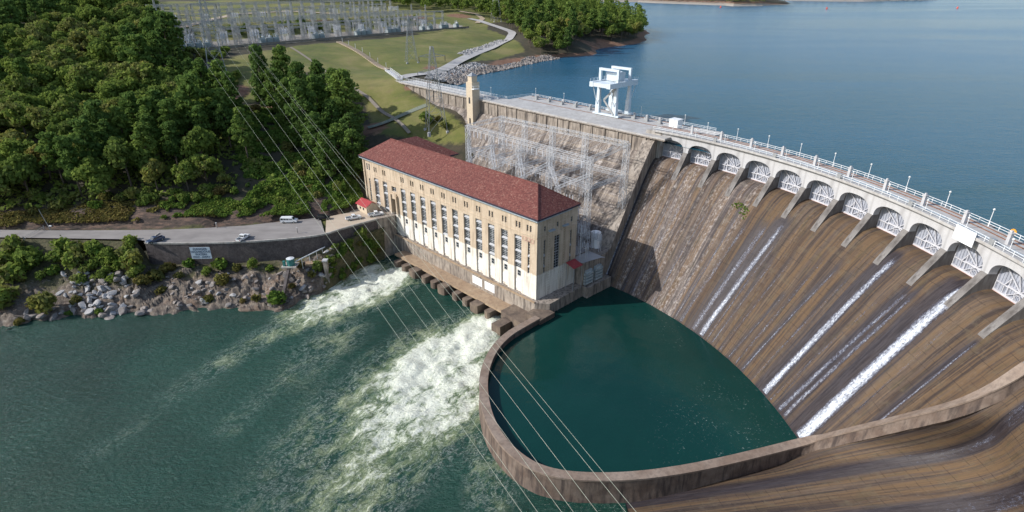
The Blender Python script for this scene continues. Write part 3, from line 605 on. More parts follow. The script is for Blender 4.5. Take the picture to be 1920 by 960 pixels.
# ---- apron below the training wall (the outer bays run onto it)
AP = [[(1085, 931, -52.6), (1280, 903, -50.5), (1450, 870, -47.6)], [(1078, 955, -52.4), (1280, 925, -50.6), (1450, 902, -47), (1640, 868, -39.5), (1840, 838, -29)],
      [(1100, 1000, -52.4), (1280, 975, -51.4), (1450, 955, -48.8), (1640, 930, -43), (1860, 905, -32.5)], [(1150, 1100, -53), (1300, 1080, -52.2), (1480, 1060, -50), (1680, 1040, -45.5), (1900, 1010, -36)],
      [(1200, 1300, -54), (1400, 1280, -53), (1600, 1250, -51), (1800, 1220, -47), (2050, 1180, -38)]]
ath = (-6.6, -9.5, -13.5, -19, -27); rows = []
for k, (row, a) in enumerate(zip(AP, ath)):
    pts = [V(*q) for q in row]
    if k == 0:
        pts = [V(*q) for q in row[:2]]
        for i in range(i0, NWL, 6): q = wl[i] - wn[i] * (HW + .1); pts.append(Vector((q.x, q.y, q.z - wdepth(i) + .3)))
        pts.append(Vector(C3(R(a), 139, -7.2)))
    else: pts += [Vector(C3(R(a), 131.5, -16.5)), Vector(C3(R(a), 137, -9)), Vector(C3(R(a), 141, -6.1))]
    rows.append(smooth_line(pts, 70, 3))
fine = []
for a, b in zip(rows, rows[1:]):
    for k in range(10): fine.append([p.lerp(q, k / 10) for p, q in zip(a, b)])
fine.append(rows[-1]); uv = []; m = MB()
for i, r in enumerate(fine):
    L = 0
    for j, p in enumerate(r):
        if j: L += (p - r[j - 1]).length
        uv.append((-14 - i * 1.15, 200 - L * 1.0))
m.loft([[tuple(p) for p in r] for r in fine], uv); apron_rows = fine
wet_shade = [min(1, 1.0 * math.exp(-((i - 10.5) / 2.4) ** 2) + .9 * math.exp(-((i - 24) / 2.6) ** 2) + .45 * math.exp(-((i - 2) / 1.6) ** 2) + .8 * math.exp(-((i - 34) / 2.2) ** 2)) for i in range(len(fine))]  # wet bands down the apron; the one nearest the wall is its shadow, painted in
m.at = {'wet': [w for w in wet_shade for _ in fine[0]], 'dry': [0.] * len(m.v)}
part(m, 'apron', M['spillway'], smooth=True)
# ---- bays
def BM_(th): return Matrix.Translation((CX, CY, 0)) @ Matrix.Rotation(th, 4, 'Z')
inv = dam.matrix_basis.inverted()
PW, OW = .85, 4.6
def arch_z(t): a = min(1, abs(t) / OW); return -3.4 + 3.4 * (1 - a ** 2.5) ** (1 / 2.5)
m = MB(); ts_ = [-5.476, -OW] + [OW * math.sin(R(a)) for a in range(-84, 85, 6)] + [OW, 5.476]
lo = [arch_z(t) if abs(t) <= OW else -3.4 for t in ts_]; lo[1] = lo[-2] = -3.4
fr = [(RF, t, 2.19) for t in ts_]; fb = [(RF, t, z) for t, z in zip(ts_, lo)]; bb = [(142.1, t * 1.012, z) for t, z in zip(ts_, lo)]; bt = [(142.1, t * 1.012, 2.19) for t in ts_]
m.loft([fr, fb, bb, bt]); arch_mesh = m.mesh('arch_wall'); arch_mesh.materials.append(M['concrete_pale'])
m = MB(); pp = [(150, 1.9), (142.15, 1.9), (142.15, -3.42), (RF - .05, -3.42), (134.9, -11.3), (134.0, -13.2), (136.3, -11.3), (138.7, -8.6), (141.5, -7.5), (150, -10)]
m.prism(pp, lambda a, b: (a, -PW, b), lambda a, b: (a, PW, b)); pier_mesh = m.mesh('pier'); pier_mesh.materials.append(M['pier'])
GR = 143.0; m = MB(); m.box(GR, GR + .25, -4.78, 4.78, -7.0, -.6)
for i in range(14): t = -4.6 + i * .7; m.box(GR - .14, GR, t, t + .08, -6.9, -.7)
gate_plate = m.mesh('gate'); gate_plate.materials.append(M['gate_plate'])
m = MB(); r0 = GR - .3
m.box(r0 - .2, r0 + .28, -4.7, 4.7, -6.85, -6.45); m.box(r0 - .2, r0 + .28, -4.7, 1.6, -4.75, -4.4); m.box(r0 - .1, r0 + .28, 1.6, 4.7, -4.9, -4.7)
for t, a, b in ((4.65, -6.9, -.7), (1.6, -6.5, -2.9), (2.6, -6.5, -4.7), (-.2, -6.5, -4.4), (-2.4, -6.5, -4.4), (-3.6, -6.5, -3.0), (-4.65, -6.9, -.9)): m.box(r0 - .12, r0 + .28, t - .09, t + .09, a, b)
for a, b in (((-1.3, -4.5), (3.6, -1.0)), ((-1.3, -4.5), (.3, -1.3)), ((-1.3, -4.5), (-3.9, -2.0)), ((-1.3, -4.5), (-4.4, -6.4)), ((-1.3, -4.5), (1.4, -6.4)), ((1.6, -3.0), (2.6, -4.8))): m.bar((r0 - .1, *a), (r0 - .1, *b), .17)
for i in range(12):
    a, b = (R(i * 260 / 12 - 40), R((i + 1) * 260 / 12 - 40)); m.bar((r0 - .3, -1.3 + .62 * math.cos(a), -5.7 + .62 * math.sin(a)), (r0 - .3, -1.3 + .62 * math.cos(b), -5.7 + .62 * math.sin(b)), .13)
gate_frame = m.mesh('brace_frame'); gate_frame.materials.append(M['gate_paint'])
m = MB(); m.box(GR - .55, GR, -4.78, 4.78, -7.06, -6.86); seal_mesh = m.mesh('bottom_seal'); seal_mesh.materials.append(M['rust_seal'])
m = MB(); m.box(142.4, 143.0, -.36, .36, 2.8, 5.1); m.box(142.25, 143.15, -.5, .5, 5.1, 5.4); m.box(142.5, 142.9, -.2, .2, 5.4, 5.8); post_mesh = m.mesh('hoist_post'); post_mesh.materials.append(M['concrete_pale'])
m = MB(); m.box(139.15, 139.95, -.55, .55, 2.8, 4.1); box_mesh = m.mesh('switch_box'); box_mesh.materials.append(M['galv'])
NB = 14
for k in range(NB):
    th = TH0 - k * DTH; b = inv @ BM_(th)
    inst('arch_wall', arch_mesh, dam, b)
    g = inst('gate', gate_plate, dam, b); inst('brace_frame', gate_frame, g); inst('bottom_seal', seal_mesh, g)
    b2 = inv @ BM_(th - DTH / 2); inst('pier', pier_mesh, dam, b2); inst('hoist_post', post_mesh, dam, b2)
    if k % 2: inst('switch_box', box_mesh, dam, b2)
tA, tB = R(47.6), TH0 - (NB - .5) * DTH; NA = 110
def arcs(r, z): return [C3(tA + (tB - tA) * i / NA, r, z) for i in range(NA + 1)]
m = MB(); m.loft([arcs(139.1, 2.2), arcs(139.1, 2.8), arcs(146.9, 2.8), arcs(146.9, 2.2)]); m.loft([arcs(146.9, 2.2), arcs(139.1, 2.2)])
part(m, 'bridge_deck', M['concrete_deck'])
m = MB(); m.loft([arcs(144.0, 2.81), arcs(144.0, 2.95), arcs(144.25, 2.95), arcs(144.25, 2.81)]); m.loft([arcs(145.6, 2.81), arcs(145.6, 2.95), arcs(145.85, 2.95), arcs(145.85, 2.81)]); part(m, 'crane_rail', M['rail_rust'])
m = MB(); m.loft([arcs(141.2, 2.805), arcs(141.2, 2.86), arcs(141.9, 2.86), arcs(141.9, 2.805)]); part(m, 'cable_trench', M['gutter'])
def railing(fn, n, name, h=1.15, mat='white_paint', rails=(.6, 1.12), step=1, parent=dam):
    m = MB()
    for z in rails:
        for i in range(n): m.bar(fn(i, z), fn(i + 1, z), .09)
    for i in range(0, n + 1, step): m.bar(fn(i, 0), fn(i, h), .1)
    part(m, name, M[mat], parent)
nr = int((tA - tB) * 143 / 2.4)
railing(lambda i, z: C3(tA + (tB - tA) * i / nr, 139.3, 2.8 + z), nr, 'railing'); railing(lambda i, z: C3(tA + (tB - tA) * i / nr, 146.6, 2.8 + z), nr, 'railing')
# ---- buttress between the left dam and the spillway
m = MB(); rs = [140.25 - i * 1.0 for i in range(32)]; tops = [[], [], [], []]
for r in rs:
    z = spz(r)
    for row, (y, zz) in zip(tops, ((-2.2, z - 1.5), (-2.2, min(z + 7.6, .3)), (2.2, min(z + 7.6, .3)), (2.2, z - 6))): row.append((r, y, zz))
b = BM_(R(47.75)); tops = [[tuple(b @ Vector(q)) for q in row] for row in tops]
m.loft(tops, [(0.01 + j * 4.6, i * 1.4) for j in range(4) for i in range(len(rs))]); m.quad(*[t[-1] for t in tops]); part(m, 'buttress', M['concrete_stain'])
m = MB(); m.box(140.0, 148, -3.4, 2.6, -9, 2.18, lambda x, y, z: tuple(b @ Vector((x, y, z)))); part(m, 'buttress_head', M['concrete'])
# ---- left dam: deck, upright stained wall and the long sloping face
LM = DL + 6
m = MB(); st = [(0, -5.4), (.05, -5.6)]; o, z = .05, -5.6
prof = [(.0, .55), (.0, -5.4), (.9, -5.9)]
while prof[-1][1] > -40: prof += [(prof[-1][0] + 4.2, prof[-1][1] - 5.7), (prof[-1][0] + 4.6, prof[-1][1] - 5.75)]
ls = [3.5 + (LM - 3.5) * i / 60 for i in range(61)]; uv = []; d = 0; rows = []
for i, (o, z) in enumerate(prof[1:]):
    if i: d += math.hypot(o - prof[i][0], z - prof[i][1])
    rows.append([DP(l, o, z) for l in ls]); uv += [(.01 + l, d) for l in ls]
m.loft(rows, uv); part(m, 'sloping_face', M['damface'])
m = MB(); m.loft([[DP(l, .0, .5) for l in ls], [DP(l, .0, -5.45) for l in ls]], [(.01 + l, q) for q in (0, 6) for l in ls])
for i in range(26):
    l = 5 + i * 6.2
    if l < LM - 4: m.add([DP(l, .35, -.2), DP(l + 1.0, .35, -.2), DP(l + 1.0, .35, -5.0), DP(l, .35, -5.0), DP(l, -.1, -.2), DP(l + 1.0, -.1, -.2), DP(l + 1.0, -.1, -5.0), DP(l, -.1, -5.0)], [(0, 1, 2, 3), (0, 1, 5, 4), (3, 2, 6, 7), (0, 3, 7, 4), (1, 2, 6, 5)], [(l, 1), (l + 1, 1), (l + 1, 5.5), (l, 5.5)] * 2)
part(m, 'upright_face', M['concrete_stain'])
def wide(l): return -13 if l < 92 else -7
m = MB(); m.box(-3, 88, -23, .55, .4, 1.0, DP); m.box(88, LM, -9, .55, .4, 1.0, DP); m.box(-12, -3.01, -23, -14.5, .4, 1.0, DP); m.box(-12, 88, -23.3, -22.7, -12, .39, DP); m.box(88.3, LM, -9.3, -8.7, -12, .39, DP); m.box(88.0, 88.3, -22.7, -8.7, -12, .39, DP); part(m, 'dam_deck', M['concrete_deck'])
m = MB(); m.box(-3, LM, .1, .75, .05, .38, DP); part(m, 'cornice', M['concrete_stain'])
m = MB(); m.box(-3, 86, -13.6, -13.3, 1.01, 1.14, DP); m.box(-3, 86, -22.0, -21.7, 1.01, 1.14, DP); part(m, 'crane_rail', M['rail_rust'])
nl = int((LM - 2) / 2.4)
railing(lambda i, z: DP(i * 2.4 - (9 if i < 3 else 0), -22.5 if i * 2.4 < 88 else -8.5, 1 + z), nl, 'railing')
n3 = int((LM - 90) / 2.4); railing(lambda i, z: DP(90 + i * 2.4, .25, 1 + z), n3, 'railing')
railing(lambda i, z: DP(90 + i * 2.4, -4.2, 1 + z), n3, 'railing')
for i in range(9):                     # small plant standing on the deck
    l = (5, 11, 17, 23, 46, 54, 62, 70, 78)[i]; m = MB(); m.box(l, l + 1.6, -18.3, -17, 1.01, 1.9 + .3 * (i % 3), DP); m.box(l + .3, l + .9, -18.0, -17.4, 1.9 + .3 * (i % 3), 2.5 + .3 * (i % 3), DP)
    part(m, 'valve_stand', M['galv'])
    m = MB(); m.box(l + 2.6, l + 3.4, -21.4, -20.7, 1.01, 2.6, DP); part(m, 'gate_post', M['concrete_pale'])
# stair up to the left bank
# ---- falling water on the face
def stream(th_top, th_bot, r_top, w0, w1, d0, d1, r_bot=111.6, edge=.35):
    n = 46; nw = 9; rows = []; de = []; uv = []
    for j in range(nw):
        f = j / (nw - 1) * 2 - 1; row = []
        for i in range(n):
            s = i / (n - 1); r = r_top + (r_bot - r_top) * s; th = th_top + (th_bot - th_top) * s; wd = (w0 + (w1 - w0) * s) / 2; t = R(th) + f * wd / r
            row.append(C3(t, r, spz(r) + .22)); ed = 1 - abs(f) ** 2.2; fade = min(1, s / .12)
            de.append((d0 + (d1 - d0) * s) * ed * fade - (1 - ed * fade) * .6); uv.append((f * wd + th * 3 + 50, s * 60))
        rows.append(row)
    return rows, uv, de
m = MB(); den = []
for a in STREAMS:
    rw, uv, de = stream(*a); m.loft(rw, uv); den += de
# thrown spray where the streams meet the wall, and water on the apron
for k, (r0_, i_a, i_b, w, dd) in enumerate(((9, 44, 67, 4, .30), (23, 42, 66, 4, .22))):
    rw = [[tuple(p + Vector((0, 0, .2))) for p in apron_rows[r0_ + q][i_a:i_b]] for q in range(w)]; n = i_b - i_a; m.loft(rw, [(-14 - (r0_ + q) * .9, i * 1.6) for q in range(w) for i in range(n)])
    den += [dd * (1 if 0 < q < w - 1 else .3) * (-.3 + 1.5 * i / n) for q in range(w) for i in range(n)]
m.at = {'dens': den}
tag(m.build('falling_water', M['fall'], smooth=True, fix=False), kind='structure')
# ================================================================== powerhouse
LS, WD = 99.0, 18.3
ph = empty('powerhouse', P(LS / 2, -9, -43), label='long tan stone powerhouse with tall windows and a red hipped roof', cat='power station'); ph.matrix_basis = Matrix.Translation(ph.location)
def relief(fn, sb, zb, depth, name, mat, parent):
    """a wall whose face steps in and out cell by cell"""
    m = MB(); ns, nz = len(sb) - 1, len(zb) - 1
    D = [[depth((sb[i] + sb[i + 1]) / 2, (zb[j] + zb[j + 1]) / 2) for j in range(nz)] for i in range(ns)]
    for i in range(ns):
        for j in range(nz):
            a, b, c, d, o = sb[i], sb[i + 1], zb[j], zb[j + 1], D[i][j]
            m.quad(fn(a, o, c), fn(b, o, c), fn(b, o, d), fn(a, o, d))
            if i + 1 < ns and abs(D[i + 1][j] - o) > 1e-4: q = D[i + 1][j]; m.quad(fn(b, o, c), fn(b, q, c), fn(b, q, d), fn(b, o, d))
            if j + 1 < nz and abs(D[i][j + 1] - o) > 1e-4: q = D[i][j + 1]; m.quad(fn(a, o, d), fn(b, o, d), fn(b, q, d), fn(a, q, d))
    return part(m, name, mat, parent, fix=False)
bays = [8.3 + 6.27 * k for k in range(14)]; DOORK = 11; EAVE = -15.0
def fd(s, z):
    if s > 93.2 and s < 98.2:
        if -20.4 < z < -17.6 and (abs(s - 94.9) < .45 or abs(s - 96.5) < .45): return -.7
        if -34 < z < -24 and abs(s - 95.7) < .5: return -.8
        return -.45 if z < -15.6 else .25
    if z > -15.55: return .28
    for k, b in enumerate(bays):
        if abs(s - b) < 1.58:
            if k == DOORK:
                if -25.3 < z < -23.2: return -.75
                if z < -28.3 and z > -35.2: return -1.2
                if -28.3 < z < -25.9: return .35
                continue
            if z < -22.6: return -.80 if z > -34.4 else -.55
        if k == DOORK and 1.58 <= abs(s - b) < 2.25 and -35.2 < z < -26.5: return .9
        if -20.05 < z < -17.9 and .28 < abs(s - b) < 1.05: return -.55
    if abs(s - 3.5) < .42 and -34.7 < z < -23.2: return -.5
    if -20.05 < z < -17.9 and (.28 < abs(s - 3.5) < 1.05): return -.55
    if -21.5 < z < -21.15: return .14
    return 0
sb = {0, LS, 93.2, 98.2, 94.45, 95.35, 96.05, 96.95, 95.2, 96.2, 3.08, 3.92, 2.45, 3.22, 3.78, 4.55}
for b in bays: sb |= {b - 1.58, b + 1.58, b - 1.05, b + 1.05, b - .28, b + .28}
sb |= {bays[DOORK] - 2.25, bays[DOORK] + 2.25}; sb = sorted(round(x, 3) for x in sb)
zb = sorted({-43.2, -36, -35.2, -34.7, -34.4, -34, -28.3, -26.5, -25.9, -25.3, -24, -23.2, -22.6, -21.5, -21.15, -20.4, -20.05, -17.9, -17.6, -15.6, -15.55, EAVE})
relief(P, sb, zb, fd, 'front_wall', M['limestone'], ph)
def PE(s, o, z): return (B.x + te.x * s + ne.x * o, B.y + te.y * s + ne.y * o, z)
eb = [3.4, 9.1, 15.6]
def fe(s, z):
    if z > -15.55: return .28
    for k, b in enumerate(eb):
        w = 1.3 if k == 1 else .42
        if abs(s - b) < w and -34.5 < z < -22.7: return -.6
        if abs(s - b) < 1.4 and k == 1 and z < -34.5: return -.25
        if abs(s - b) < .42 and -19.9 < z < -18.1: return -.5
    if -21.5 < z < -21.15: return .14
    return 0
sb2 = sorted({0, 18.3} | {round(b + e, 3) for b, w in zip(eb, (.42, 1.3, .42)) for e in (-w, w)} | {9.1 - 1.4, 9.1 + 1.4, 9.1 - .42, 9.1 + .42})
zb2 = sorted({-43.2, -34.5, -22.7, -21.5, -21.15, -19.9, -18.1, -15.55, EAVE})
relief(PE, sb2, zb2, fe, 'end_wall', M['limestone'], ph)
m = MB(); WB, WS = 29.0, 73.5                                                   # rear wing
for a, b in (((0, -WD), (WS, -WD)), ((WS, -WD), (WS, -WB)), ((WS, -WB), (LS, -WB)), ((LS, -WB), (LS, 0))): m.quad(P(*a, -43.2), P(*b, -43.2), P(*b, EAVE), P(*a, EAVE))
part(m, 'rear_wall', M['limestone'], ph, fix=False)
# canopies on the end wall
m = MB()
for s in (6.1, 12.4): m.box(s - 1.2, s + 1.2, .02, .9, -20.3, -19.9, PE)
part(m, 'canopy', M['gutter'], ph)
m = MB()
for a in (0, 1, 2):
    s0 = 1.2 + a * 1.75; 
    for q in ((s0, s0 + 1.5, -22.2, -22.08), (s0, s0 + 1.5, -23.42, -23.3), (s0, s0 + .12, -23.3, -22.2), (s0 + 1.38, s0 + 1.5, -23.3, -22.2)): m.box(q[0], q[1], .0, .06, q[2], q[3], P) if False else m.box(q[0], q[1], .15, .2, q[2] + .0, q[3] + .0, P)
part(m, 'corner_tablet', M['rust_seal'], ph)
# roof: eave, gutter, fascia, hips
m = MB(); ev = 1.05; e0, e1, f0, f1 = -ev, LS + ev, ev, -WD - ev; zr = -7.9; z0 = EAVE + .35; mid = -WD / 2; hip = 9.6
A_ = [P(e0, f0, z0), P(e1, f0, z0), P(e1, f1, z0), P(e0, f1, z0), P(e0 + hip, mid, zr), P(e1 - hip, mid, zr)]
m.add(A_, [(0, 1, 5, 4), (1, 2, 5), (2, 3, 4, 5), (3, 0, 4)])
w0, w1, wb = WS - ev, LS + ev - .01, -WB - ev; wm = (w0 + w1) / 2
W_ = [P(w0, mid, z0), P(w1, mid, z0), P(w1, wb, z0), P(w0, wb, z0), P(wm, mid + .5, zr + .02), P(wm, wb + 11, zr + .02)]
m.add(W_, [(1, 2, 5, 4), (2, 3, 5), (3, 0, 4, 5)])
roof = part(m, 'roof', M['roof'], ph, fix=False)
m = MB(); eaves = [((e0, f0), (e1, f0)), ((e1, f0), (e1, wb)), ((e1, wb), (w0, wb)), ((w0, wb), (w0, f1)), ((w0, f1), (e0, f1)), ((e0, f1), (e0, f0))]
for a, b in eaves: m.bar(P(*a, z0 - .22), P(*b, z0 - .22), .16, .5)
part(m, 'fascia', M['fascia'], roof)
m = MB(); i_ = .38
ge = [((e0 + .3, f0 - .35), (e1 - .3, f0 - .35)), ((e0 + .35, f0 - .3), (e0 + .35, f1 + .3))]
for a, b in ge: m.bar(P(*a, z0 - .72), P(*b, z0 - .72), .55, .5)
part(m, 'gutter', M['gutter'], roof)
m = MB(); m.bar(P(e0, f0, z0 + .05), P(e0 + hip, mid, zr + .05), .22); m.bar(P(e0, f1, z0 + .05), P(e0 + hip, mid, zr + .05), .22); m.bar(P(e0 + hip, mid, zr + .05), P(e1 - hip, mid, zr + .05), .22)
part(m, 'ridge_cap', M['roof'], roof)
# windows: glazed frames with some hoppers open, one mesh copied bay by bay
def FM(s, o, z):  # local x along -s.. keeps x to the right seen from the river
    mt = Matrix((( -ts.x, no.x, 0, 0), (-ts.y, no.y, 0, 0), (0, 0, 1, 0), (0, 0, 0, 1))); mt.translation = P(s, o, z); return mt
invp = ph.matrix_basis.inverted()
def window_mesh(w, h, nx, nz, open_=(), arch=False, seed=0):
    f = MB(); g = MB()
    for i in range(nx + 1): x = -w / 2 + w * i / nx; f.box(x - .07, x + .07, -.08, .10, 0, h)
    for j in range(nz + 1): z = h * j / nz; f.box(-w / 2, w / 2, -.07, .12, z - (.12 if j % 3 == 0 else .05), z + (.12 if j % 3 == 0 else .05))
    if arch:
        for sx in (-1, 1): f.add([(sx * w / 2, .3, h), (sx * (w / 2 - .75), .3, h), (sx * w / 2, .3, h - .75), (sx * w / 2, -.1, h), (sx * (w / 2 - .75), -.1, h), (sx * w / 2, -.1, h - .75)], [(0, 1, 2), (1, 2, 5, 4)])
    for j in open_: z = h * j / nz; f.add([(-w / 2 + .1, .06, z), (w / 2 - .1, .06, z), (w / 2 - .1, .62, z - .55), (-w / 2 + .1, .62, z - .55)], [(0, 1, 2, 3)]); f.add([(-w / 2 + .1, .05, z - .05), (w / 2 - .1, .05, z - .05), (w / 2 - .1, .61, z - .6), (-w / 2 + .1, .61, z - .6)], [(0, 1, 2, 3)])
    g.quad((-w / 2, 0, 0), (w / 2, 0, 0), (w / 2, 0, h), (-w / 2, 0, h))
    a = f.mesh('window'); a.materials.append(M['frame_grey']); b = g.mesh('pane', fix=False); b.materials.append(M['glass']); return a, b
wv = [window_mesh(3.1, 11.75, 2, 18, o, True) for o in ((3, 12, 17), (2, 7, 17), (1, 11, 16), (3, 9, 14), (4, 10, 17), (6, 13, 17))]
sw = window_mesh(.76, 2.1, 1, 3); nw = window_mesh(.84, 11.4, 1, 12, (3, 7)); ew = window_mesh(2.56, 11.7, 2, 12); low = window_mesh(1.45, 1.95, 1, 2); small_e = window_mesh(.82, 1.75, 1, 2)
doorw = window_mesh(3.1, 2.05, 3, 2, (), True)
LV = MB()
for i in range(8): z = i * .45; LV.add([(-1.1, .02, z + .42), (1.1, .02, z + .42), (1.1, .34, z + .12), (-1.1, .34, z + .12), (1.1, .02, z + .1), (-1.1, .02, z + .1)], [(0, 1, 2, 3), (3, 2, 4, 5)])
lv = LV.mesh('louver'); lv.materials.append(M['louver'])
def put(ms, mat, name='window'):
    a = inst(name, ms[0], ph, invp @ mat); inst('pane', ms[1], a); return a
for k, b in enumerate(bays):
    if k == DOORK:
        put(doorw, FM(b, -.72, -25.28))
    else:
        put(wv[(k * 5 + 2) % 6] if k > 2 else wv[(4, 3, 1)[k]], FM(b, -.72, -34.38))
        if k < DOORK:
            put(low, FM(b - .25, -.50, -37.2)); inst('louver', lv, ph, invp @ FM(b - .1, -.53, -42.0))
    for e in (-.665, .665): put(sw, FM(b + e, -.48, -20.02))
for e in (-.665, .665): put(sw, FM(3.5 + e, -.48, -20.02))
put(nw, FM(3.5, -.42, -34.6))
for e in (94.9, 96.5): put((window_mesh(.86, 2.7, 1, 3)), FM(e, -.66, -20.38))
put(window_mesh(.96, 9.9, 1, 10), FM(95.7, -.74, -33.98))
def FE(s, o, z):
    mt = Matrix(((te.x, ne.x, 0, 0), (te.y, ne.y, 0, 0), (0, 0, 1, 0), (0, 0, 0, 1))); mt.translation = PE(s, o, z); return mt
put(nw, FE(3.4, -.52, -34.4)); put(ew, FE(9.1, -.52, -34.45)); put(nw, FE(15.6, -.52, -34.4))
for s in eb: put(small_e, FE(s, -.42, -19.88))
m = MB(); m.box(bays[DOORK] - 1.56, bays[DOORK] + 1.56, -1.19, -1.05, -35.15, -28.4, P); dr = part(m, 'door', M['door'], ph)
m = MB(); m.box(bays[DOORK] - .05, bays[DOORK] + .05, -1.05, -.98, -35.1, -28.5, P); place(m.build('meeting_stile', M['dark_metal']), dr)
# plinth, tailrace deck
def outline(name, poly, z0, z1, mat, parent):
    m = MB(); m.prism(poly, lambda s, o: P(s, o, z0), lambda s, o: P(s, o, z1)); return part(m, name, mat, parent)
outline('plinth', [(-.1, 1.7), (77.0, 1.7), (77.0, -.3), (-4.5, -.3)][:0] or [(77, 1.7), (-1.0, 1.7), (-4.8, -1.5), (-4.8, -22), (77, -22)], -52.5, -43.1, M['concrete_stain'], ph)
m = MB(); m.box(-1.0, 77, 1.35, 2.0, -43.1, -42.75, P); part(m, 'ledge', M['ledge'], ph)
outline('tailrace_deck', [(71, 1.72), (71, 6.6), (8.5, 7.0), (8.5, 6.2), (2.0, 6.2), (2.0, 1.72)], -48.9, -48.2, M['ledge'], ph)
outline('tailrace_wall', [(70, 1.75), (70, 3.5), (8.5, 3.5), (8.5, 1.75)], -55, -48.91, M['dark_pier'], ph)
outline('end_block', [(8.49, 1.73), (8.49, 7.6), (1.5, 8.4), (-5.6, 8.8), (-5.6, 1.73)], -55, -47.4, M['dark_pier'], ph)
outline('step_block', [(-.6, 1.74), (-.6, 5.4), (-7.0, 5.4), (-7.0, -1.4), (-5.2, -1.4)], -54, -45.3, M['dark_pier'], ph)
for i, s in enumerate((66.0, 60.8, 54.5, 48.2, 42.6, 37.0, 30.2, 24.6, 19.2, 13.2)):
    big = i % 3 == 2; w = 1.9 if big else 1.25; l = 10.6 if big else 10.0
    outline('draft_pier', [(s - w, 3.6), (s - w, l - .4), (s - w * .5, l), (s + w * .5, l), (s + w, l - .4), (s + w, 3.6)], -55, -48.95 if not big else -48.5, M['dark_pier'], ph)
outline('draft_pier', [(2.8, 8.6), (2.8, 13.5), (6.4, 13.9), (6.4, 8.2)], -55, -48.6, M['dark_pier'], ph)
# signs on the tailrace wall: white boards with writing too faint to read
for s in (26.6, 20.2):
    bd = MB(); bd.box(s - 2.5, s + 2.5, 1.72, 1.82, -47.0, -44.0, P)
    o = bd.build('sign_board', M['sign_white']); tag(o, 'white board on the powerhouse base wall, ' + ('the farther of the pair' if s > 25 else 'the nearer of the pair'), 'sign', 'pair of white boards on the base wall')
    for j, (a, b) in enumerate(((-1.5, 1.2), (-1.9, 1.7), (-1.2, 1.5), (-.9, .9))):
        t = MB(); z = -44.6 - j * .55
        x = a
        while x < b: t.box(s - x - .34, s - x, 1.822, 1.83, z - .13, z + .13, P); x += .46
        t.build('faint_line', M['ink_faint'], o)
# the side of the square: stone-faced pier wall at the door end
m = MB()
for (a, b, zb_) in ((WALL[6], WALL[7], -54), ):
    pass
# ================================================================== ground behind the powerhouse
m = MB(); m.add([P(-4, -18, -34.6), P(73.4, -18, -34.6), P(73.4, -30, -34.6), DP(86, 30, -34.6), DP(-4, 30, -34.6), P(-6, -26, -34.6)], [(0, 1, 2, 3, 4, 5)])
tag(m.build('switchyard_ground', M['gravel'], fix=False), kind='structure')
m = MB(); m.prism([(-4.8, -18.32), (-4.8, -30.5), (-2, -38), (74, -38), (74, -18.32)], lambda s, o: P(s, o, -50), lambda s, o: P(s, o, -34.62)); o = m.build('yard_wall', M['concrete_stain']); tag(o, 'stained concrete wall holding up the switchyard above the pool', 'retaining wall')
# ================================================================== lattice steel
def lattice_col(h, w0, w1, nb, t=.12, tb=.07):
    m = MB(); cn = [(-1, -1), (1, -1), (1, 1), (-1, 1)]
    pt = lambda c, z: (c[0] * (w0 + (w1 - w0) * z / h) / 2, c[1] * (w0 + (w1 - w0) * z / h) / 2, z)
    for c in cn: m.bar(pt(c, 0), pt(c, h), t)
    for i in range(nb):
        z0, z1 = h * i / nb, h * (i + 1) / nb
        for a, b in zip(cn, cn[1:] + cn[:1]): m.bar(pt(a, z0), pt(b, z1), tb); m.bar(pt(b, z0), pt(a, z1), tb); m.bar(pt(a, z1), pt(b, z1), tb)
    return m
def lattice_beam(L, w, h, nb, t=.12, tb=.07):
    m = MB()
    for y in (-w / 2, w / 2):
        for z in (0, h): m.bar((0, y, z), (L, y, z), t)
        for i in range(nb): x0, x1 = L * i / nb, L * (i + 1) / nb; m.bar((x0, y, 0 if i % 2 else h), (x1, y, h if i % 2 else 0), tb); m.bar((x1, y, 0), (x1, y, h), tb)
    for z in (0, h):
        for i in range(nb): x0, x1 = L * i / nb, L * (i + 1) / nb; m.bar((x0, -w / 2 if i % 2 else w / 2, z), (x1, w / 2 if i % 2 else -w / 2, z), tb)
    return m
def mesh_of(m, name, mat): a = m.mesh(name, fix=False); a.materials.append(M[mat]); return a
def dirM(p, d, up=Vector((0, 0, 1))):
    d = Vector(d).normalized(); y = up.cross(d).normalized(); z = d.cross(y); mt = Matrix((d, y, z)).transposed().to_4x4(); mt.translation = p; return mt
# ---- switchyard on the dam's lower face, behind the powerhouse
sy = empty('switchyard_frame', P(40, -30, -34.6), label='white lattice steel switchyard rack standing between powerhouse and dam', cat='steel rack'); syi = Matrix.Translation(sy.location).inverted(); sy.matrix_basis = Matrix.Translation(sy.location)
fs_ = [68.5, 54.5, 39.5, 24.0, 5.7]; bs_ = [59, 46, 31.5, 16, -1.7]
def zt(s, s0, s1, a, b): return a + (b - a) * (s - s0) / (s1 - s0)
FT = lambda s: zt(s, 68.5, 5.7, -2.6, -3.8); BT = lambda s: zt(s, 59, -1.7, .6, 1.3)
cm = {}
def colmesh(h):
    k = round(h)
    if k not in cm: cm[k] = mesh_of(lattice_col(k, 1.9, 1.5, max(4, int(k / 1.8)), .11, .06), 'lattice_column', 'galv_bright')
    return cm[k]
bm_cache = {}
def beam(a, b, w=1.6, h=1.5, parent=sy, pinv=syi, mat='galv_bright', t=.10, tb=.055):
    a, b = Vector(a), Vector(b); L = (b - a).length; k = (round(L, 0), w, h, mat)
    if k not in bm_cache: bm_cache[k] = mesh_of(lattice_beam(round(L, 0), w, h, max(3, int(L / 1.7)), t, tb), 'lattice_beam', mat)
    return inst('lattice_beam', bm_cache[k], parent, pinv @ dirM(a, b - a) @ Matrix.Diagonal((L / round(L, 0), 1, 1, 1)))
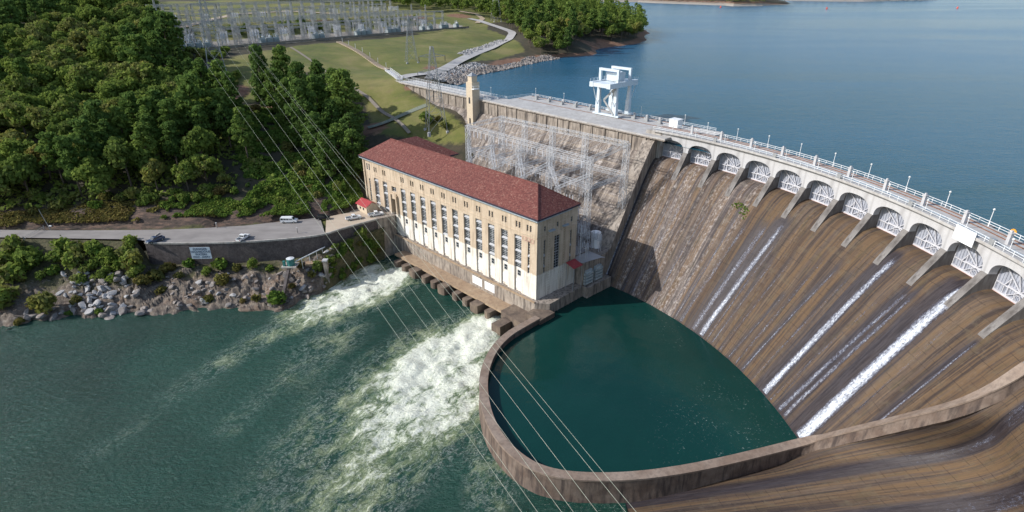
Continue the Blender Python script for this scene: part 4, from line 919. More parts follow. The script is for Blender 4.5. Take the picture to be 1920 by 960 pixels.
for s in fs_: inst('lattice_column', colmesh(FT(s) + 34.6), sy, syi @ (Matrix.Translation(P(s, -32, -34.6)) @ Matrix.Rotation(R(45), 4, 'Z')))
for s in bs_: inst('lattice_column', colmesh(BT(s) + 22), sy, syi @ (Matrix.Translation(P(s, -42, -22)) @ Matrix.Rotation(R(45), 4, 'Z')))
for a, b in zip(fs_, fs_[1:]):
    for dz in (-1.3, -10.5, -20): beam(P(a, -32, FT(a) + dz), P(b, -32, FT(b) + dz))
for a, b in zip(bs_, bs_[1:]):
    for dz in (-1.3, -12): beam(P(a, -42, BT(a) + dz), P(b, -42, BT(b) + dz))
for i in (0, 1, 2, 3, 4):
    if i in (0, 4): beam(P(fs_[i], -32, FT(fs_[i]) - 1.2), P(bs_[i], -42, BT(bs_[i]) - 1.2))
    beam(P(fs_[i], -32, FT(fs_[i]) - 11), P(bs_[i], -42, BT(bs_[i]) - 12), 1.2, 1.1)
for a, b in zip(fs_, fs_[1:]):
    for q in (.25, .5, .75):
        s = a + (b - a) * q; beam(P(s, -20.5, FT(s) - 22), P(s, -32, FT(s) - 20), 1.0, .9)
for s in (62, 47, 32, 16, 3): inst('lattice_column', colmesh(12), sy, syi @ (Matrix.Translation(P(s, -20.5, -34.6)) @ Matrix.Rotation(R(45), 4, 'Z')))
# switches, insulators and bus on the rack
def insul(h=2.2, r=.16):
    m = MB()
    for i in range(7): z = h * i / 7; m.tube((0, 0, z), (0, 0, z + h / 14), r * 1.5, r * 1.1, 6); m.tube((0, 0, z + h / 14), (0, 0, z + h / 7), r * .7, r * .7, 6)
    return m
INS = mesh_of(insul(), 'insulator', 'porcelain')
def switch(name, loc, rz, group, label, h=3.0, sp=1.6):
    e = empty(name, loc, rz, label, 'switchgear', group); b = MB()
    b.bar((-sp, -.5, 0), (-sp, -.5, h), .14); b.bar((sp, -.5, 0), (sp, -.5, h), .14); b.bar((-sp, .5, 0), (-sp, .5, h), .14); b.bar((sp, .5, 0), (sp, .5, h), .14); b.box(-sp - .3, sp + .3, -.6, -.4, h, h + .18); b.box(-sp - .3, sp + .3, .4, .6, h, h + .18)
    b.bar((-sp, -.5, 0), (-sp, .5, h), .07); b.bar((sp, -.5, h), (sp, .5, 0), .07)
    o = b.build('stand', M['galv_bright'], e, fix=False)
    for x in (-sp, 0, sp):
        for y in (-.5, .5): inst('insulator', INS, e, Matrix.Translation((x, y, h + .2)))
    c = MB()
    for x in (-sp, 0, sp): c.bar((x, -.9, h + 2.5), (x, .9, h + 2.5), .1)
    c.build('blade', M['galv'], e, fix=False); return e
sw0 = None; az0 = math.atan2(ts.y, ts.x)
for row, (o_, z_) in enumerate(((-22, -34.6), (-26, -34.6), (-29.5, -34.6), (-35, -34.55))):
    for i in range(9):
        s = -1 + i * 7.4 + (row % 2) * 2.5
        if o_ < -34 and s < 4: continue
        loc = P(s, o_, z_); 
        if sw0 is None: sw0 = e = switch('disconnect_switch', loc, az0, 'disconnect switches of the rack yard', 'grey disconnect switch on a steel stand in the crowded rack yard', 4.5)
        else: e = copy_tree(sw0); e.location = loc
        e.rotation_euler.z = az0; e.scale = (1, 1, .8 + .5 * ((i * 7 + row * 3) % 5) / 4)
# conductors strung between the beams
for a, b in zip(fs_, fs_[1:]):
    for q in (.15, .35, .5, .65, .85):
        s = a + (b - a) * q; s2 = s - 9
        for dz, o1 in ((-1.6, -41.5), (-11.5, -41)):
            m = MB(); p0, p1 = Vector(P(s, -32.5, FT(s) + dz)), Vector(P(s2, o1, BT(s2) + dz)); pr = None
            for k in range(9):
                f = k / 8; q_ = p0.lerp(p1, f) - Vector((0, 0, 3.8 * f * (1 - f)))
                if pr is not None: m.bar(pr, q_, .06)
                pr = q_
            part(m, 'conductor', M['galv_bright'], sy, fix=False)
        m = MB(); z1 = FT(s) - 10.5
        m.bar(P(s, -32, FT(s) - 1.3), P(s - .3, -31.2, z1), .05); m.bar(P(s - .3, -31.2, z1), P(s - .6, -27, z1 - 12), .05); part(m, 'dropper', M['galv_bright'], sy, fix=False)
        for dz in (-1.4, -10.6): inst('insulator', INS, sy, syi @ Matrix.Translation(P(s, -33.1 if dz < -5 else -31, FT(s) + dz - 2.1)))
# more bays of the rack nearer the powerhouse, and tall bus supports
for a, b in zip(fs_, fs_[1:]):
    mid_ = (a + b) / 2
    inst('lattice_column', colmesh(20), sy, syi @ (Matrix.Translation(P(mid_, -26.5, -34.6)) @ Matrix.Rotation(R(45), 4, 'Z')))
    beam(P(a, -32, FT(a) - 6), P(mid_, -26.5, -15.2), 1.0, .9); beam(P(mid_, -26.5, -15.2), P(b, -32, FT(b) - 6), 1.0, .9)
    beam(P(a, -32, FT(a) - 26), P(b, -32, FT(b) - 26), 1.2, 1.1)
bs0 = None
for i in range(46):
    s = 70 - (i // 3) * 4.75 + (i % 3) * 1.3; o_ = (-20.3, -24.2, -28.3)[i % 3]; h = 6.5 + (i * 37 % 11) * .75
    if bs0 is None:
        e = bs0 = empty('bus_support', P(s, o_, -34.6), az0, 'thin steel post topped by a pale insulator in the rack yard', 'bus support', 'bus supports of the rack yard')
        m = MB(); m.bar((0, 0, 0), (0, 0, 8), .22); m.bar((-1.2, 0, 7.9), (1.2, 0, 7.9), .14); m.build('post', M['galv_bright'], e)
        for x in (-1.1, 0, 1.1): inst('insulator', INS, e, Matrix.Translation((x, 0, 8)))
    else: e = copy_tree(bs0); e.location = P(s, o_, -34.6)
    e.scale = (1, 1, h / 8); e.rotation_euler.z = az0 + (i % 2) * .5
# ---- transmission towers
def tower(name, base, h, w0, az, label, arms=((.72, 5), (.82, 5), (.92, 4.2)), t=.22, tb=.1, group=None):
    e = empty(name, tuple(base), az, label, 'pylon', group); m = MB(); cn = [(-1, -1), (1, -1), (1, 1), (-1, 1)]
    wd = lambda z: w0 * (1 - z / h) ** .9 * .86 + w0 * .13
    pt = lambda c, z: (c[0] * wd(z) / 2, c[1] * wd(z) / 2, z); zs = [0]
    while zs[-1] < h * .97: zs.append(min(h, zs[-1] + max(1.6, wd(zs[-1]) * .95)))
    for a, b in zip(zs, zs[1:]):
        for c, d in zip(cn, cn[1:] + cn[:1]): m.bar(pt(c, a), pt(c, b), t); m.bar(pt(c, a), pt(d, b), tb); m.bar(pt(d, a), pt(c, b), tb); m.bar(pt(c, b), pt(d, b), tb)
    m.build('lattice_body', M['galv'], e, fix=False)
    for f, l in arms:
        a = MB(); z = h * f
        for s in (-1, 1): tip = (s * l, 0, z + .5); [a.bar((s * wd(z) * .4, y * wd(z) / 2, zz), tip, .13) for y in (-1, 1) for zz in (z, z + 1.4)]
        a.bar((-wd(z) * .4, 0, z), (wd(z) * .4, 0, z), .13); a.bar((-wd(z) * .4, -wd(z) / 2, z), (-wd(z) * .4, wd(z) / 2, z), .13); a.bar((wd(z) * .4, -wd(z) / 2, z), (wd(z) * .4, wd(z) / 2, z), .13)
        o = a.build('cross_arm', M['galv'], e, fix=False)
        for s in (-1, 1): k = MB(); k.tube((s * l, 0, z + .4), (s * l, 0, z - 1.8), .14, n=6); k.build('insulator_string', M['dark_metal'], o)
    f = MB()
    for c in cn: q = pt(c, 0); f.box(q[0] - .6, q[0] + .6, q[1] - .6, q[1] + .6, -1.5, .5)
    f.build('footing', M['concrete_pale'], e); return e
pa = G(413, 158); tower('pylon', pa, 46, 10, R(25), 'tall lattice pylon rising from the grass beside the forest edge', ((.62, 8), (.74, 7), (.86, 6)), .26, .12)
pb_ = G(868, 118) if False else G(772, 116); 
tower('pylon', G(772, 117), 27, 7, R(20), 'lattice pylon on twin footings above the dam road bend', ((.80, 6), (.95, 5)), .2, .1)
tower('pylon', G(818, 245), 38, 9, R(20), 'thin tall pylon standing on the lawn in front of the elevator tower side', ((.70, 7), (.88, 6)), .2, .09)
for q, lb in (((930, 40), 'pylon at the wood edge behind the bend, left one of two'), ((957, 38), 'pylon at the wood edge behind the bend, right one of two')):
    tower('pylon', G(*q), 32, 8, R(30), lb, ((.8, 5), (.92, 4)), .25, .12)
# ---- power lines crossing the river in front of the camera
tops = [(384, 30), (397, 24), (405, 40), (424, 52), (430, 66), (440, 84), (447, 84)]
mids = [(527, 320), (552, 320), (586, 320), (610, 320), (635, 320), (668, 335), (676, 336)]
bots = [(978, 960), (1008, 960), (1053, 960), (1075, 960), (1120, 960), (1173, 960), (1193, 960)]
ZE = 16.0
for i, (t_, b_) in enumerate(zip(mids, bots)):
    # straight in the picture: through both pixels, at the pylon's height far off and low near the camera
    b1 = V(*b_, ZE); d = pa.y - 6
    # choose the far end where the pixel line continues up to the pylon
    du, dv = b_[0] - t_[0], b_[1] - t_[1]; k = (t_[1] - 60) / dv; u0, v0 = t_[0] - du * k, 60
    x, y = (u0 - 960) / F, (480 - v0) / F; dr = Vector((x, CT + y * ST, -ST + y * CT)); far_ = Vector((0, 0, HC)) + dr * (d / dr.y)
    ext = b1 + (b1 - far_).normalized() * 70; m = MB(); pr = None; n = 24
    for j in range(n + 1):
        f = j / n; q = far_.lerp(ext, f); 
        if pr is not None: m.tube(pr, q, .013, n=5, cap=False)
        pr = q
    names = ('outermost on the river side', 'second from the river side', 'third from the river side', 'middle one', 'third from the dam side', 'second from the dam side', 'outermost on the dam side')
    o = m.build('power_line', M['wire'], fix=False); tag(o, 'thin pale overhead wire crossing the tailwater, ' + names[i] + ' of seven', 'power line', 'overhead wires crossing the river')
# ---- substation on the hill
ydir = Vector((161, 195.9)).normalized(); yaz = math.atan2(ydir.y, ydir.x)
c16 = mesh_of(lattice_col(15, 1.5, 1.1, 9, .15, .075), 'lattice_column', 'galv'); c12 = mesh_of(lattice_col(11, 1.4, 1.0, 7, .15, .075), 'lattice_column', 'galv')
bb10 = mesh_of(lattice_beam(10, 1.0, 1.0, 8, .16, .09), 'lattice_beam', 'galv')
rk = ('first', 'second', 'third', 'fourth', 'fifth', 'sixth')
for r_, (d, n, cmx, a0) in enumerate(((7, 24, c16, 4), (16, 24, c12, 2), (27, 23, c16, 6), (60, 21, c16, 20), (72, 22, c12, 14), (84, 20, c16, 24))):
    p0 = YD(a0, 0, d); z0 = float(TZ(p0.x, p0.y)[0]); e = empty('substation_gantry', (p0.x, p0.y, z0), yaz, 'long row of grey lattice portals in the hilltop substation, %s row from the lawn' % rk[r_], 'steel gantry', 'gantry rows of the substation')
    h = 15 if cmx is c16 else 11
    for i in range(n):
        q = YD(a0 + i * 10, 0, d); z = float(TZ(q.x, q.y)[0]) - z0; inst('lattice_column', cmx, e, Matrix.Translation((i * 10, 0, z)))
        if i < n - 1: inst('lattice_beam', bb10, e, Matrix.Translation((i * 10, 0, z + h - 1.1))); 
        if i < n - 1 and i % 2 == 0: inst('lattice_beam', bb10, e, Matrix.Translation((i * 10, 0, z + h * .55)))
        if r_ in (0, 2, 3) and i % 3 == 0: inst('lattice_column', cmx, e, Matrix.Translation((i * 10, 0, z + h - .2)) @ Matrix.Diagonal((.6, .6, .35, 1)))
def transformer(loc, rz, label, group):
    e = empty('transformer', loc, rz, label, 'transformer', group); m = MB(); m.box(-1.6, 1.6, -1.1, 1.1, .3, 3.4); m.box(-1.8, 1.8, -1.3, 1.3, 3.4, 3.6); m.box(-1.9, 1.9, -1.2, 1.2, 0, .3); m.build('tank', M['transformer'], e)
    for y in (-1, 1):
        k = MB()
        for i in range(6): k.box(-1.5 + i * .56, -1.2 + i * .56, y * 1.12 - (.6 if y < 0 else 0), y * 1.12 + (.6 if y > 0 else 0), .7, 3.1)
        k.build('radiator', M['transformer'], e)
    for x in (-1, 0, 1): inst('bushing', INS, e, Matrix.Translation((x, 0, 3.6)))
    k = MB(); k.tube((1.2, -1.2, 4.3), (1.2, 1.2, 4.3), .45, n=10); k.bar((1.2, 0, 3.6), (1.2, 0, 4.3), .2); k.build('conservator', M['transformer'], e); return e
tr0 = None
for i, a in enumerate((8, 13, 18, 23, 60, 65, 70, 101, 106, 138, 143, 148, 168, 173, 178, 205, 214, 228, 233, 246)):
    q = YD(a, 0, 2.6); loc = (q.x, q.y, float(TZ(q.x, q.y)[0]) - .3)
    if tr0 is None: tr0 = e = transformer(loc, yaz, 'grey oil transformer standing along the front edge of the hilltop substation', 'transformers of the substation')
    else: e = copy_tree(tr0); e.location = loc
    e.scale = (1.15,) * 3
for row, d in enumerate((5, 11, 21, 33, 65, 78)):
    for i in range(10):
        q = YD(12 + i * 22 + row * 5, 0, d); e = copy_tree(sw0); e.location = (q.x, q.y, float(TZ(q.x, q.y)[0]) - .2); e.rotation_euler.z = yaz; e.scale = (1.2, 1.2, 1.2)
        tag(e, 'grey disconnect switch on a steel stand among the hilltop substation gantries', group='disconnect switches of the substation')
m = MB(); pts = [YD(a, 0, 0) for a in range(-4, 262, 3)]; pz = TZ([p.x for p in pts], [p.y for p in pts])
for (p, a), (q, b) in zip(zip(pts, pz), list(zip(pts, pz))[1:]): m.bar((p.x, p.y, a + .6), (q.x, q.y, b + .6), .25, 1.3)
tag(m.build('yard_kerb_wall', M['grate']), 'low dark wall along the front edge of the hilltop substation', 'wall')
# ================================================================== river bank below the road
def lerp_tab(u, tab): return float(np.interp(u, [t[0] for t in tab], [t[1] for t in tab]))
WATER = [(-420, 700), (-200, 650), (-60, 628), (0, 619), (46, 612), (60, 601), (137, 596), (183, 598), (229, 592), (300, 588), (330, 591), (380, 582), (440, 579), (510, 584), (545, 574), (600, 552), (632, 532), (665, 508), (700, 492), (722, 484)]
US = list(np.linspace(-420, 722, 330)); NB_ = 34
FOOTZ = [(-420, -35.3), (150, -35.3), (255, -35.6), (275, -43.2), (455, -43), (560, -42.3), (600, -40.5), (642, -39.2), (708, -38.8), (722, -38.8)]
def foot_xy(u):
    tab = [(-420, V(-420, 452, ROAD)), (0, V(0, 446, ROAD)), (130, V(130, 448, ROAD)), (262, V(262, 450, ROAD))] + list(zip((275, 330, 455, 560, 610, 642, 708, 722), WALL[:7] + [WALL[6] + Vector((2.5, 1.0, 0))]))
    return lerp_tab(u, [(a, p.x) for a, p in tab]), lerp_tab(u, [(a, p.y) for a, p in tab])
def bank_base(u, t):
    fx, fy = foot_xy(u); w = V(u, lerp_tab(u, WATER), TAIL); fz = lerp_tab(u, FOOTZ); steep = lerp_tab(u, [(-420, .5), (240, .5), (300, .22), (560, .25), (620, .1), (660, .05), (722, .05)])
    z = fz + (TAIL - .1 - fz) * (t ** (1 + (-.25 if u < 250 else .05)) if u < 610 else (max(0, (t - .42) / .58)) ** .8)
    return fx + (w.x - fx) * t, fy + (w.y - fy) * t, z
bx, by, bz = [], [], []
for j in range(NB_ + 3):
    t = j / NB_
    for u in US:
        x, y, z = bank_base(u, min(t, 1));
        if t > 1: y -= (t - 1) * 30; z = TAIL - .1 - (t - 1) * 40
        bx.append(x); by.append(y); bz.append(z)
bx, by, bz = map(np.array, (bx, by, bz)); tt = np.repeat(np.arange(NB_ + 3) / NB_, len(US)); uu = np.tile(np.array(US), NB_ + 3)
amp = np.clip((tt - .02) / .15, 0, 1) * np.where(uu > 610, .5, 1.0)
ledge = np.round(vnoise(bx, by, 9, 21) * 2.2 + (bx * .25 + by * .5) * .35) ; rg = vnoise(bx, by, 5, 22) * .8 + vnoise(bx, by, 2.2, 23) * .55 + vnoise(bx, by, 1.1, 24) * .3
bz2 = bz + amp * (rg + .5 * (ledge % 2 - .5)); by2 = by + amp * np.clip(tt * 3 - 2, 0, 1) * vnoise(bx, by, 6, 25) * 2.0
bzg = bz2.reshape(NB_ + 3, -1); bxg = bx.reshape(NB_ + 3, -1); byg = by2.reshape(NB_ + 3, -1)
veg = np.where(uu < 265, np.clip(1.15 - tt * 1.15, 0, 1), np.where(uu > 605, np.clip(1.2 - tt * .5, .5, 1), np.clip(.75 - tt * 1.3, 0, 1)))
m = MB(); n = len(US); m.v = [tuple(q) for q in np.c_[bx, by2, bz2]]; m.uv = [(0, 0)] * len(bx); m.f = [(j * n + i, j * n + i + 1, (j + 1) * n + i + 1, (j + 1) * n + i) for j in range(NB_ + 2) for i in range(n - 1)]
m.at = {'veg': veg}; tag(m.build('river_bank', M['bank'], fix=False), kind='structure')
def BK(u, t):
    i = min(max(int((u - US[0]) / (US[-1] - US[0]) * (n - 1)), 0), n - 1); j = min(int(t * NB_), NB_); return Vector((bxg[j, i], byg[j, i], bzg[j, i]))
# retaining wall of the road
rw = empty('retaining_wall', (WALL[2].x, WALL[2].y, -43), label='dark stone retaining wall holding the riverside road', cat='retaining wall'); rw.matrix_basis = Matrix.Translation(rw.location)
wp = [Vector((-132.2, 195.5, ROAD))] + WALL[:7]; ws_ = smooth_line(wp[1:], 60, 1); ws_ = [wp[0], wp[0].lerp(ws_[0], .5)] + ws_
rows = [[], [], [], []]; cp = [[], [], [], []]
for i, p in enumerate(ws_):
    d = (ws_[min(i + 1, len(ws_) - 1)] - ws_[max(i - 1, 0)]).to_2d().normalized(); nn = Vector((d.y, -d.x, 0))
    for r, (e, z) in zip(rows, ((-1.2, -.03), (.05, -.03), (.5, -10.5), (-1.2, -10.5))): r.append(tuple(p + nn * e + Vector((0, 0, z + (.0)))))
    for r, (e, z) in zip(cp, ((-.4, .0), (-.4, .35), (.2, .35), (.2, -.25))): r.append(tuple(p + nn * e + Vector((0, 0, z))))
m = MB(); m.loft(rows[1:3] ); m.quad(rows[1][0], rows[2][0], rows[3][0], rows[0][0]); part(m, 'stone_face', M['stone_wall'], rw)
m = MB(); m.loft(cp); m.quad(*[c[0] for c in cp]); m.quad(*[c[-1] for c in cp]); part(m, 'coping', M['concrete'], rw)
a, b = WALL[6], WALL[7]; d = (b - a).to_2d().normalized(); nn = Vector((d.y, -d.x)); m = MB()
f2 = lambda x, y, z: (a.x + d.x * x + nn.x * y, a.y + d.y * x + nn.y * y, z)
m.add([f2(-.2, .2, -34.8), f2(7.2, .2, -34.8), f2(7.2, .4, -55), f2(-1.6, 2.6, -55), f2(-.2, -9, -34.8), f2(7.2, -9, -34.8), f2(7.2, -9, -55), f2(-1.6, -9, -55)], [(0, 1, 2, 3), (0, 4, 7, 3), (0, 1, 5, 4), (1, 5, 6, 2)])
o = m.build('abutment_wall', M['concrete_stain']); tag(o, 'tall stained concrete wall beside the powerhouse door, above the white outflow', 'retaining wall')
# ---- signs and gear on the wall
d = (WALL[2] - WALL[1]).to_2d().normalized(); nn = Vector((d.y, -d.x)); sp = V(376, 461, ROAD); sg = Vector((sp.x, sp.y)) + nn * 1.0
az = math.atan2(d.y, d.x); e = empty('danger_sign', (sg.x, sg.y, -39.6), az, 'pale blue danger sign with four lines of dark capitals on the stone wall', 'sign')
m = MB(); m.box(-3.5, 3.5, -.06, .06, 0, 4.5); m.build('board', M['sign_blue'], e)
for i, (tx, sz) in enumerate((('DANGER', 1.05), ('HAZARDOUS', .98), ('WATERS', .92), ('STAY - AWAY', .85))):
    c = bpy.data.curves.new('lettering', 'FONT'); c.body = tx; c.size = sz * 1.15; c.align_x = 'CENTER'; c.offset = .035; c.extrude = .01; fo_ = bpy.data.objects.new('font', c); COL.objects.link(fo_); bpy.context.view_layer.update(); me = bpy.data.meshes.new_from_object(fo_.evaluated_get(bpy.context.evaluated_depsgraph_get())); bpy.data.objects.remove(fo_); me.name = 'lettering'; me.materials.clear(); me.materials.append(M['ink']); o = bpy.data.objects.new('lettering', me); COL.objects.link(o)
    o.parent = e; o.location = (0, -.08, 3.45 - i * 1.02); o.rotation_euler = (math.pi / 2, 0, 0)
m = MB(); m.bar((-2.6, .1, .2), (-2.6, .9, .2), .15); m.bar((2.6, .1, .2), (2.6, .9, .2), .15); m.bar((-2.6, .1, 4.2), (-2.6, .6, 4.4), .15); m.bar((2.6, .1, 4.2), (2.6, .6, 4.4), .15); m.build('bracket', M['dark_metal'], e)
# white board on the spillway arcade
th = TH0 - 8.95 * DTH; e = empty('warning_board', C3(th, 138.9, .5), th, 'large white board hung on the dam railing over a spillway bay', 'sign'); e.scale = (.7, .7, .7); m = MB(); m.box(-.08, .08, -3.7, 3.7, .1, 4.6); m.build('board', M['sign_white'], e)
for j, (a_, b_) in enumerate(((-.9, 1.0), (-2.2, 2.0), (-1.8, 1.3), (-2.3, 2.4), (-1.5, 1.0))):
    y = a_; m = MB()
    while y < b_: m.box(-.09, -.082, y, y + .34, 3.9 - j * .75, 4.2 - j * .75); y += .5
    m.build('faint_line', M['ink_faint'], e)
e = empty('round_marker', C3(TH0 - 9.05 * DTH - R(.6), 146.7, 2.8), th, 'small orange marker board on the lake side railing', 'marker'); m = MB(); m.tube((-.05, 0, 1.0), (.06, 0, 1.0), .75, n=10); m.build('disc', M['orange'], e); m = MB(); m.bar((.1, 0, 0), (.1, 0, 1.2), .1); m.build('post', M['white_paint'], e)
# gauge house: tank on a tall stone stilt in the river edge
g0 = BK(517, .55); gx = V(514, 590, TAIL); e = empty('gauge_station', (gx.x + .5, gx.y + 3, TAIL - 1), 0, 'teal tank on a platform at the top of a tall stone stilt on the bank', 'gauge')
tz = 11.3
m = MB(); m.bar((0, -1.0, -1), (.4, 13.6, tz - .6), .95, 1.1); m.build('stilt', M['stone_wall'], e)
m = MB(); m.box(-2.0, 3.2, 12.2, 16.4, tz - .5, tz - .1); m.build('platform', M['concrete'], e)
m = MB(); m.tube((1.0, 14.2, tz - .1), (1.0, 14.2, tz + 2.5), 1.35, n=16); m.build('tank', M['teal'], e, smooth=False); m = MB(); m.tube((1.0, 14.2, tz + 2.5), (1.0, 14.2, tz + 2.75), 1.42, .3, n=16); m.build('lid', M['pipe'], e); m = MB(); m.box(-1.5, -.7, 13, 13.8, tz - .1, tz + 1.8); m.build('cabinet', M['teal'], e)
p0 = Vector((gx.x + 3, gx.y + 17.6, TAIL - 1 + tz + 1.0)); p1 = V(609, 463, -39.5); m = MB(); m.tube(p0, p1, .22, n=7)
for f in (.2, .45, .7, .9): q = p0.lerp(p1, f); m.bar(q, q - Vector((0, 0, 4.2)), .16)
tag(m.build('pipe', M['pipe']), 'long white pipe on stilts running from the teal tank', 'pipe')
p0, p1 = V(275, 496, -44), V(500, 491, -43.2); m = MB(); m.tube(p0, p1, .2, n=7)
for f in np.linspace(.05, .95, 9): q = p0.lerp(p1, f); m.bar(q, q - Vector((0, 0, 2)), .15)
tag(m.build('pipe', M['concrete']), 'long dull pipe low along the foot of the stone wall', 'pipe')
g_ = BK(617, .80); e = empty('mooring_post', (g_.x, g_.y, g_.z - 2), 0, 'weathered concrete post with a pale cap on the point of the bank', 'post'); m = MB(); m.box(-.7, .7, -.7, .7, -1, 8.6); m.build('shaft', M['concrete_stain'], e); m = MB(); m.box(-.9, .9, -.9, .9, 8.6, 9.1); m.build('cap', M['concrete_pale'], e)
g_ = BK(588, .38); e = empty('concrete_slab', tuple(g_), R(12), 'broken slab of stacked concrete lying on the bank', 'slab'); m = MB(); m.box(-3.4, 3.2, -1.6, 1.8, -.8, .9); m.build('lower_slab', M['stone_wall'], e); m = MB(); m.box(-3.0, 3.4, -1.2, 1.5, .9, 1.6); m.build('upper_slab', M['ledge'], e)
# ================================================================== boulders
def rock_mesh(seed, mat):
    r = np.random.default_rng(seed); bm = bmesh.new(); bmesh.ops.create_icosphere(bm, subdivisions=2, radius=1)
    pl = [(Vector(r.normal(size=3)).normalized(), r.uniform(.45, .85)) for _ in range(9)]
    for v in bm.verts:
        for nrm, d in pl:
            k = v.co.dot(nrm)
            if k > d: v.co -= nrm * (k - d)
        v.co *= 1 + r.uniform(-.04, .04)
    m = bpy.data.meshes.new('boulder'); bm.to_mesh(m); bm.free(); m.materials.append(M[mat]); return m
rk_d = [rock_mesh(i, 'rock') for i in range(5)]; rk_p = [rock_mesh(10 + i, 'rock_pale') for i in range(5)]
rb = random.Random(4)
def boulder(p, s, pale, lab, grp):
    o = inst('boulder', rb.choice(rk_p if pale else rk_d)); o.location = p + Vector((0, 0, s * .18)); o.rotation_euler = (rb.uniform(-.5, .5), rb.uniform(-.5, .5), rb.uniform(0, 6.3)); o.scale = (s * rb.uniform(.9, 1.6), s * rb.uniform(.7, 1.1), s * rb.uniform(.45, .8)); tag(o, lab, 'rock', grp); return o
for i in range(105):
    u = rb.gauss(185, 42); t = rb.uniform(.42, .93)
    if 95 < u < 265: boulder(BK(u, t), abs(rb.gauss(.8, .42)) + .3, rb.random() < .62, 'angular boulder in the pale rock pile at the left part of the river bank', 'boulders of the pale rock pile')
for i in range(120):
    u = rb.uniform(310, 625); t = rb.uniform(.22, .97)
    boulder(BK(u, t), abs(rb.gauss(.55, .38)) + .28, rb.random() < .28, 'angular boulder on the river bank below the stone wall', 'boulders below the stone wall')
for i in range(26):
    u = rb.uniform(-40, 330); boulder(BK(u, rb.uniform(.88, 1.0)), rb.uniform(.8, 2.2), False, 'low dark boulder at the edge of the green river', 'boulders at the water edge')
def riprap(name, label, pts, cnt, s0, s1, mat, spread, seed):
    r = np.random.default_rng(seed); m = MB(); ps = resample(pts, 60)
    cube = np.array([(x, y, z) for z in (-1, 1) for x, y in ((-1, -1), (1, -1), (1, 1), (-1, 1))], float)
    xs = []
    for _ in range(cnt): k = r.uniform(0, 58.9); p = ps[int(k)].lerp(ps[int(k) + 1], k % 1); d = (ps[int(k) + 1] - ps[int(k)]).normalized(); w = r.uniform(-1, 1) * spread; xs.append((p.x - d.y * w, p.y + d.x * w))
    z = TZ([a for a, b in xs], [b for a, b in xs])
    for (x, y), zz in zip(xs, z):
        if x > -900:
            s = r.uniform(s0, s1); q, _r = np.linalg.qr(r.normal(size=(3, 3))); c = (cube * (r.uniform(.6, 1.2, 3) * s) + r.normal(size=(8, 3)) * s * .25) @ q.T * .6
            m.add([(x + a, y + b, max(zz, LAKE - .3) + .25 + cc) for a, b, cc in c], [(3, 2, 1, 0), (4, 5, 6, 7), (0, 1, 5, 4), (1, 2, 6, 5), (2, 3, 7, 6), (3, 0, 4, 7)])
    o = m.build(name, M[mat], fix=False); tag(o, label, 'rocks', kind='stuff')
riprap('riprap', 'brown rocks heaped along the lake shore', [G(*q) for q in ((845, 157), (880, 143), (930, 131), (1000, 114), (1040, 109))], 1100, .6, 1.5, 'rock', 6, 1)
riprap('riprap', 'grey stone slope below the dam road', [G(*q) for q in ((815, 150), (850, 138), (890, 126), (905, 122))], 900, .4, 1.0, 'rock_pale', 6, 2)
riprap('riprap', 'strip of pale stone beside the dam road', [G(*q) for q in ((868, 103), (900, 92), (945, 77))], 520, .5, 1.2, 'rock_pale', 4, 3)
# ================================================================== steps and ramp on the lawn
p0, p1 = G(636, 80), G(730, 132); e = empty('garden_steps', tuple(p0), 0, 'long flight of stone steps descending the lawn from the substation', 'steps'); m = MB(); NS = 34; d = (p1 - p0).to_2d().normalized(); nn = Vector((-d.y, d.x))
for i in range(NS):
    q = p0.lerp(p1, i / NS); z = float(TZ(q.x, q.y)[0]); w = 1.7; l = (p1 - p0).length / NS * .38
    f3 = lambda x, y, zz: (q.x + d.x * x + nn.x * y - p0.x, q.y + d.y * x + nn.y * y - p0.y, z + zz - p0.z); m.box(-l, l, -w, w, .1, .7, f3)
m.build('tread', M['sand'], e)
m = MB(); kk = MB()
for i in range(0, NS, 5): q = p0.lerp(p1, i / NS); z = float(TZ(q.x, q.y)[0]); m.bar((q.x + nn.x * 2.4 - p0.x, q.y + nn.y * 2.4 - p0.y, z - p0.z), (q.x + nn.x * 2.4 - p0.x, q.y + nn.y * 2.4 - p0.y, z + 3.2 - p0.z), .22)
m.build('light_post', M['white_paint'], e)
q0, q1 = G(727, 134), V(750, 150, 1.4); e = empty('access_ramp', tuple(q0), 0, 'short ramp with white handrails joining lawn and dam', 'ramp'); d = (q1 - q0); nn = Vector((-d.y, d.x, 0)).normalized(); m = MB()
m.bar((0, 0, .6), d + Vector((0, 0, .3)), 3.2, .5); m.build('slab', M['concrete_pale'], e); m = MB()
for s in (-1.6, 1.6):
    for z in (1.2, 2.0): m.bar(nn * s + Vector((0, 0, z)), d + nn * s + Vector((0, 0, z - .3)), .16)
    for f in (0, .33, .66, 1): m.bar(d * f + nn * s + Vector((0, 0, .5)), d * f + nn * s + Vector((0, 0, 2.1)), .14)
m.build('handrail', M['white_paint'], e)
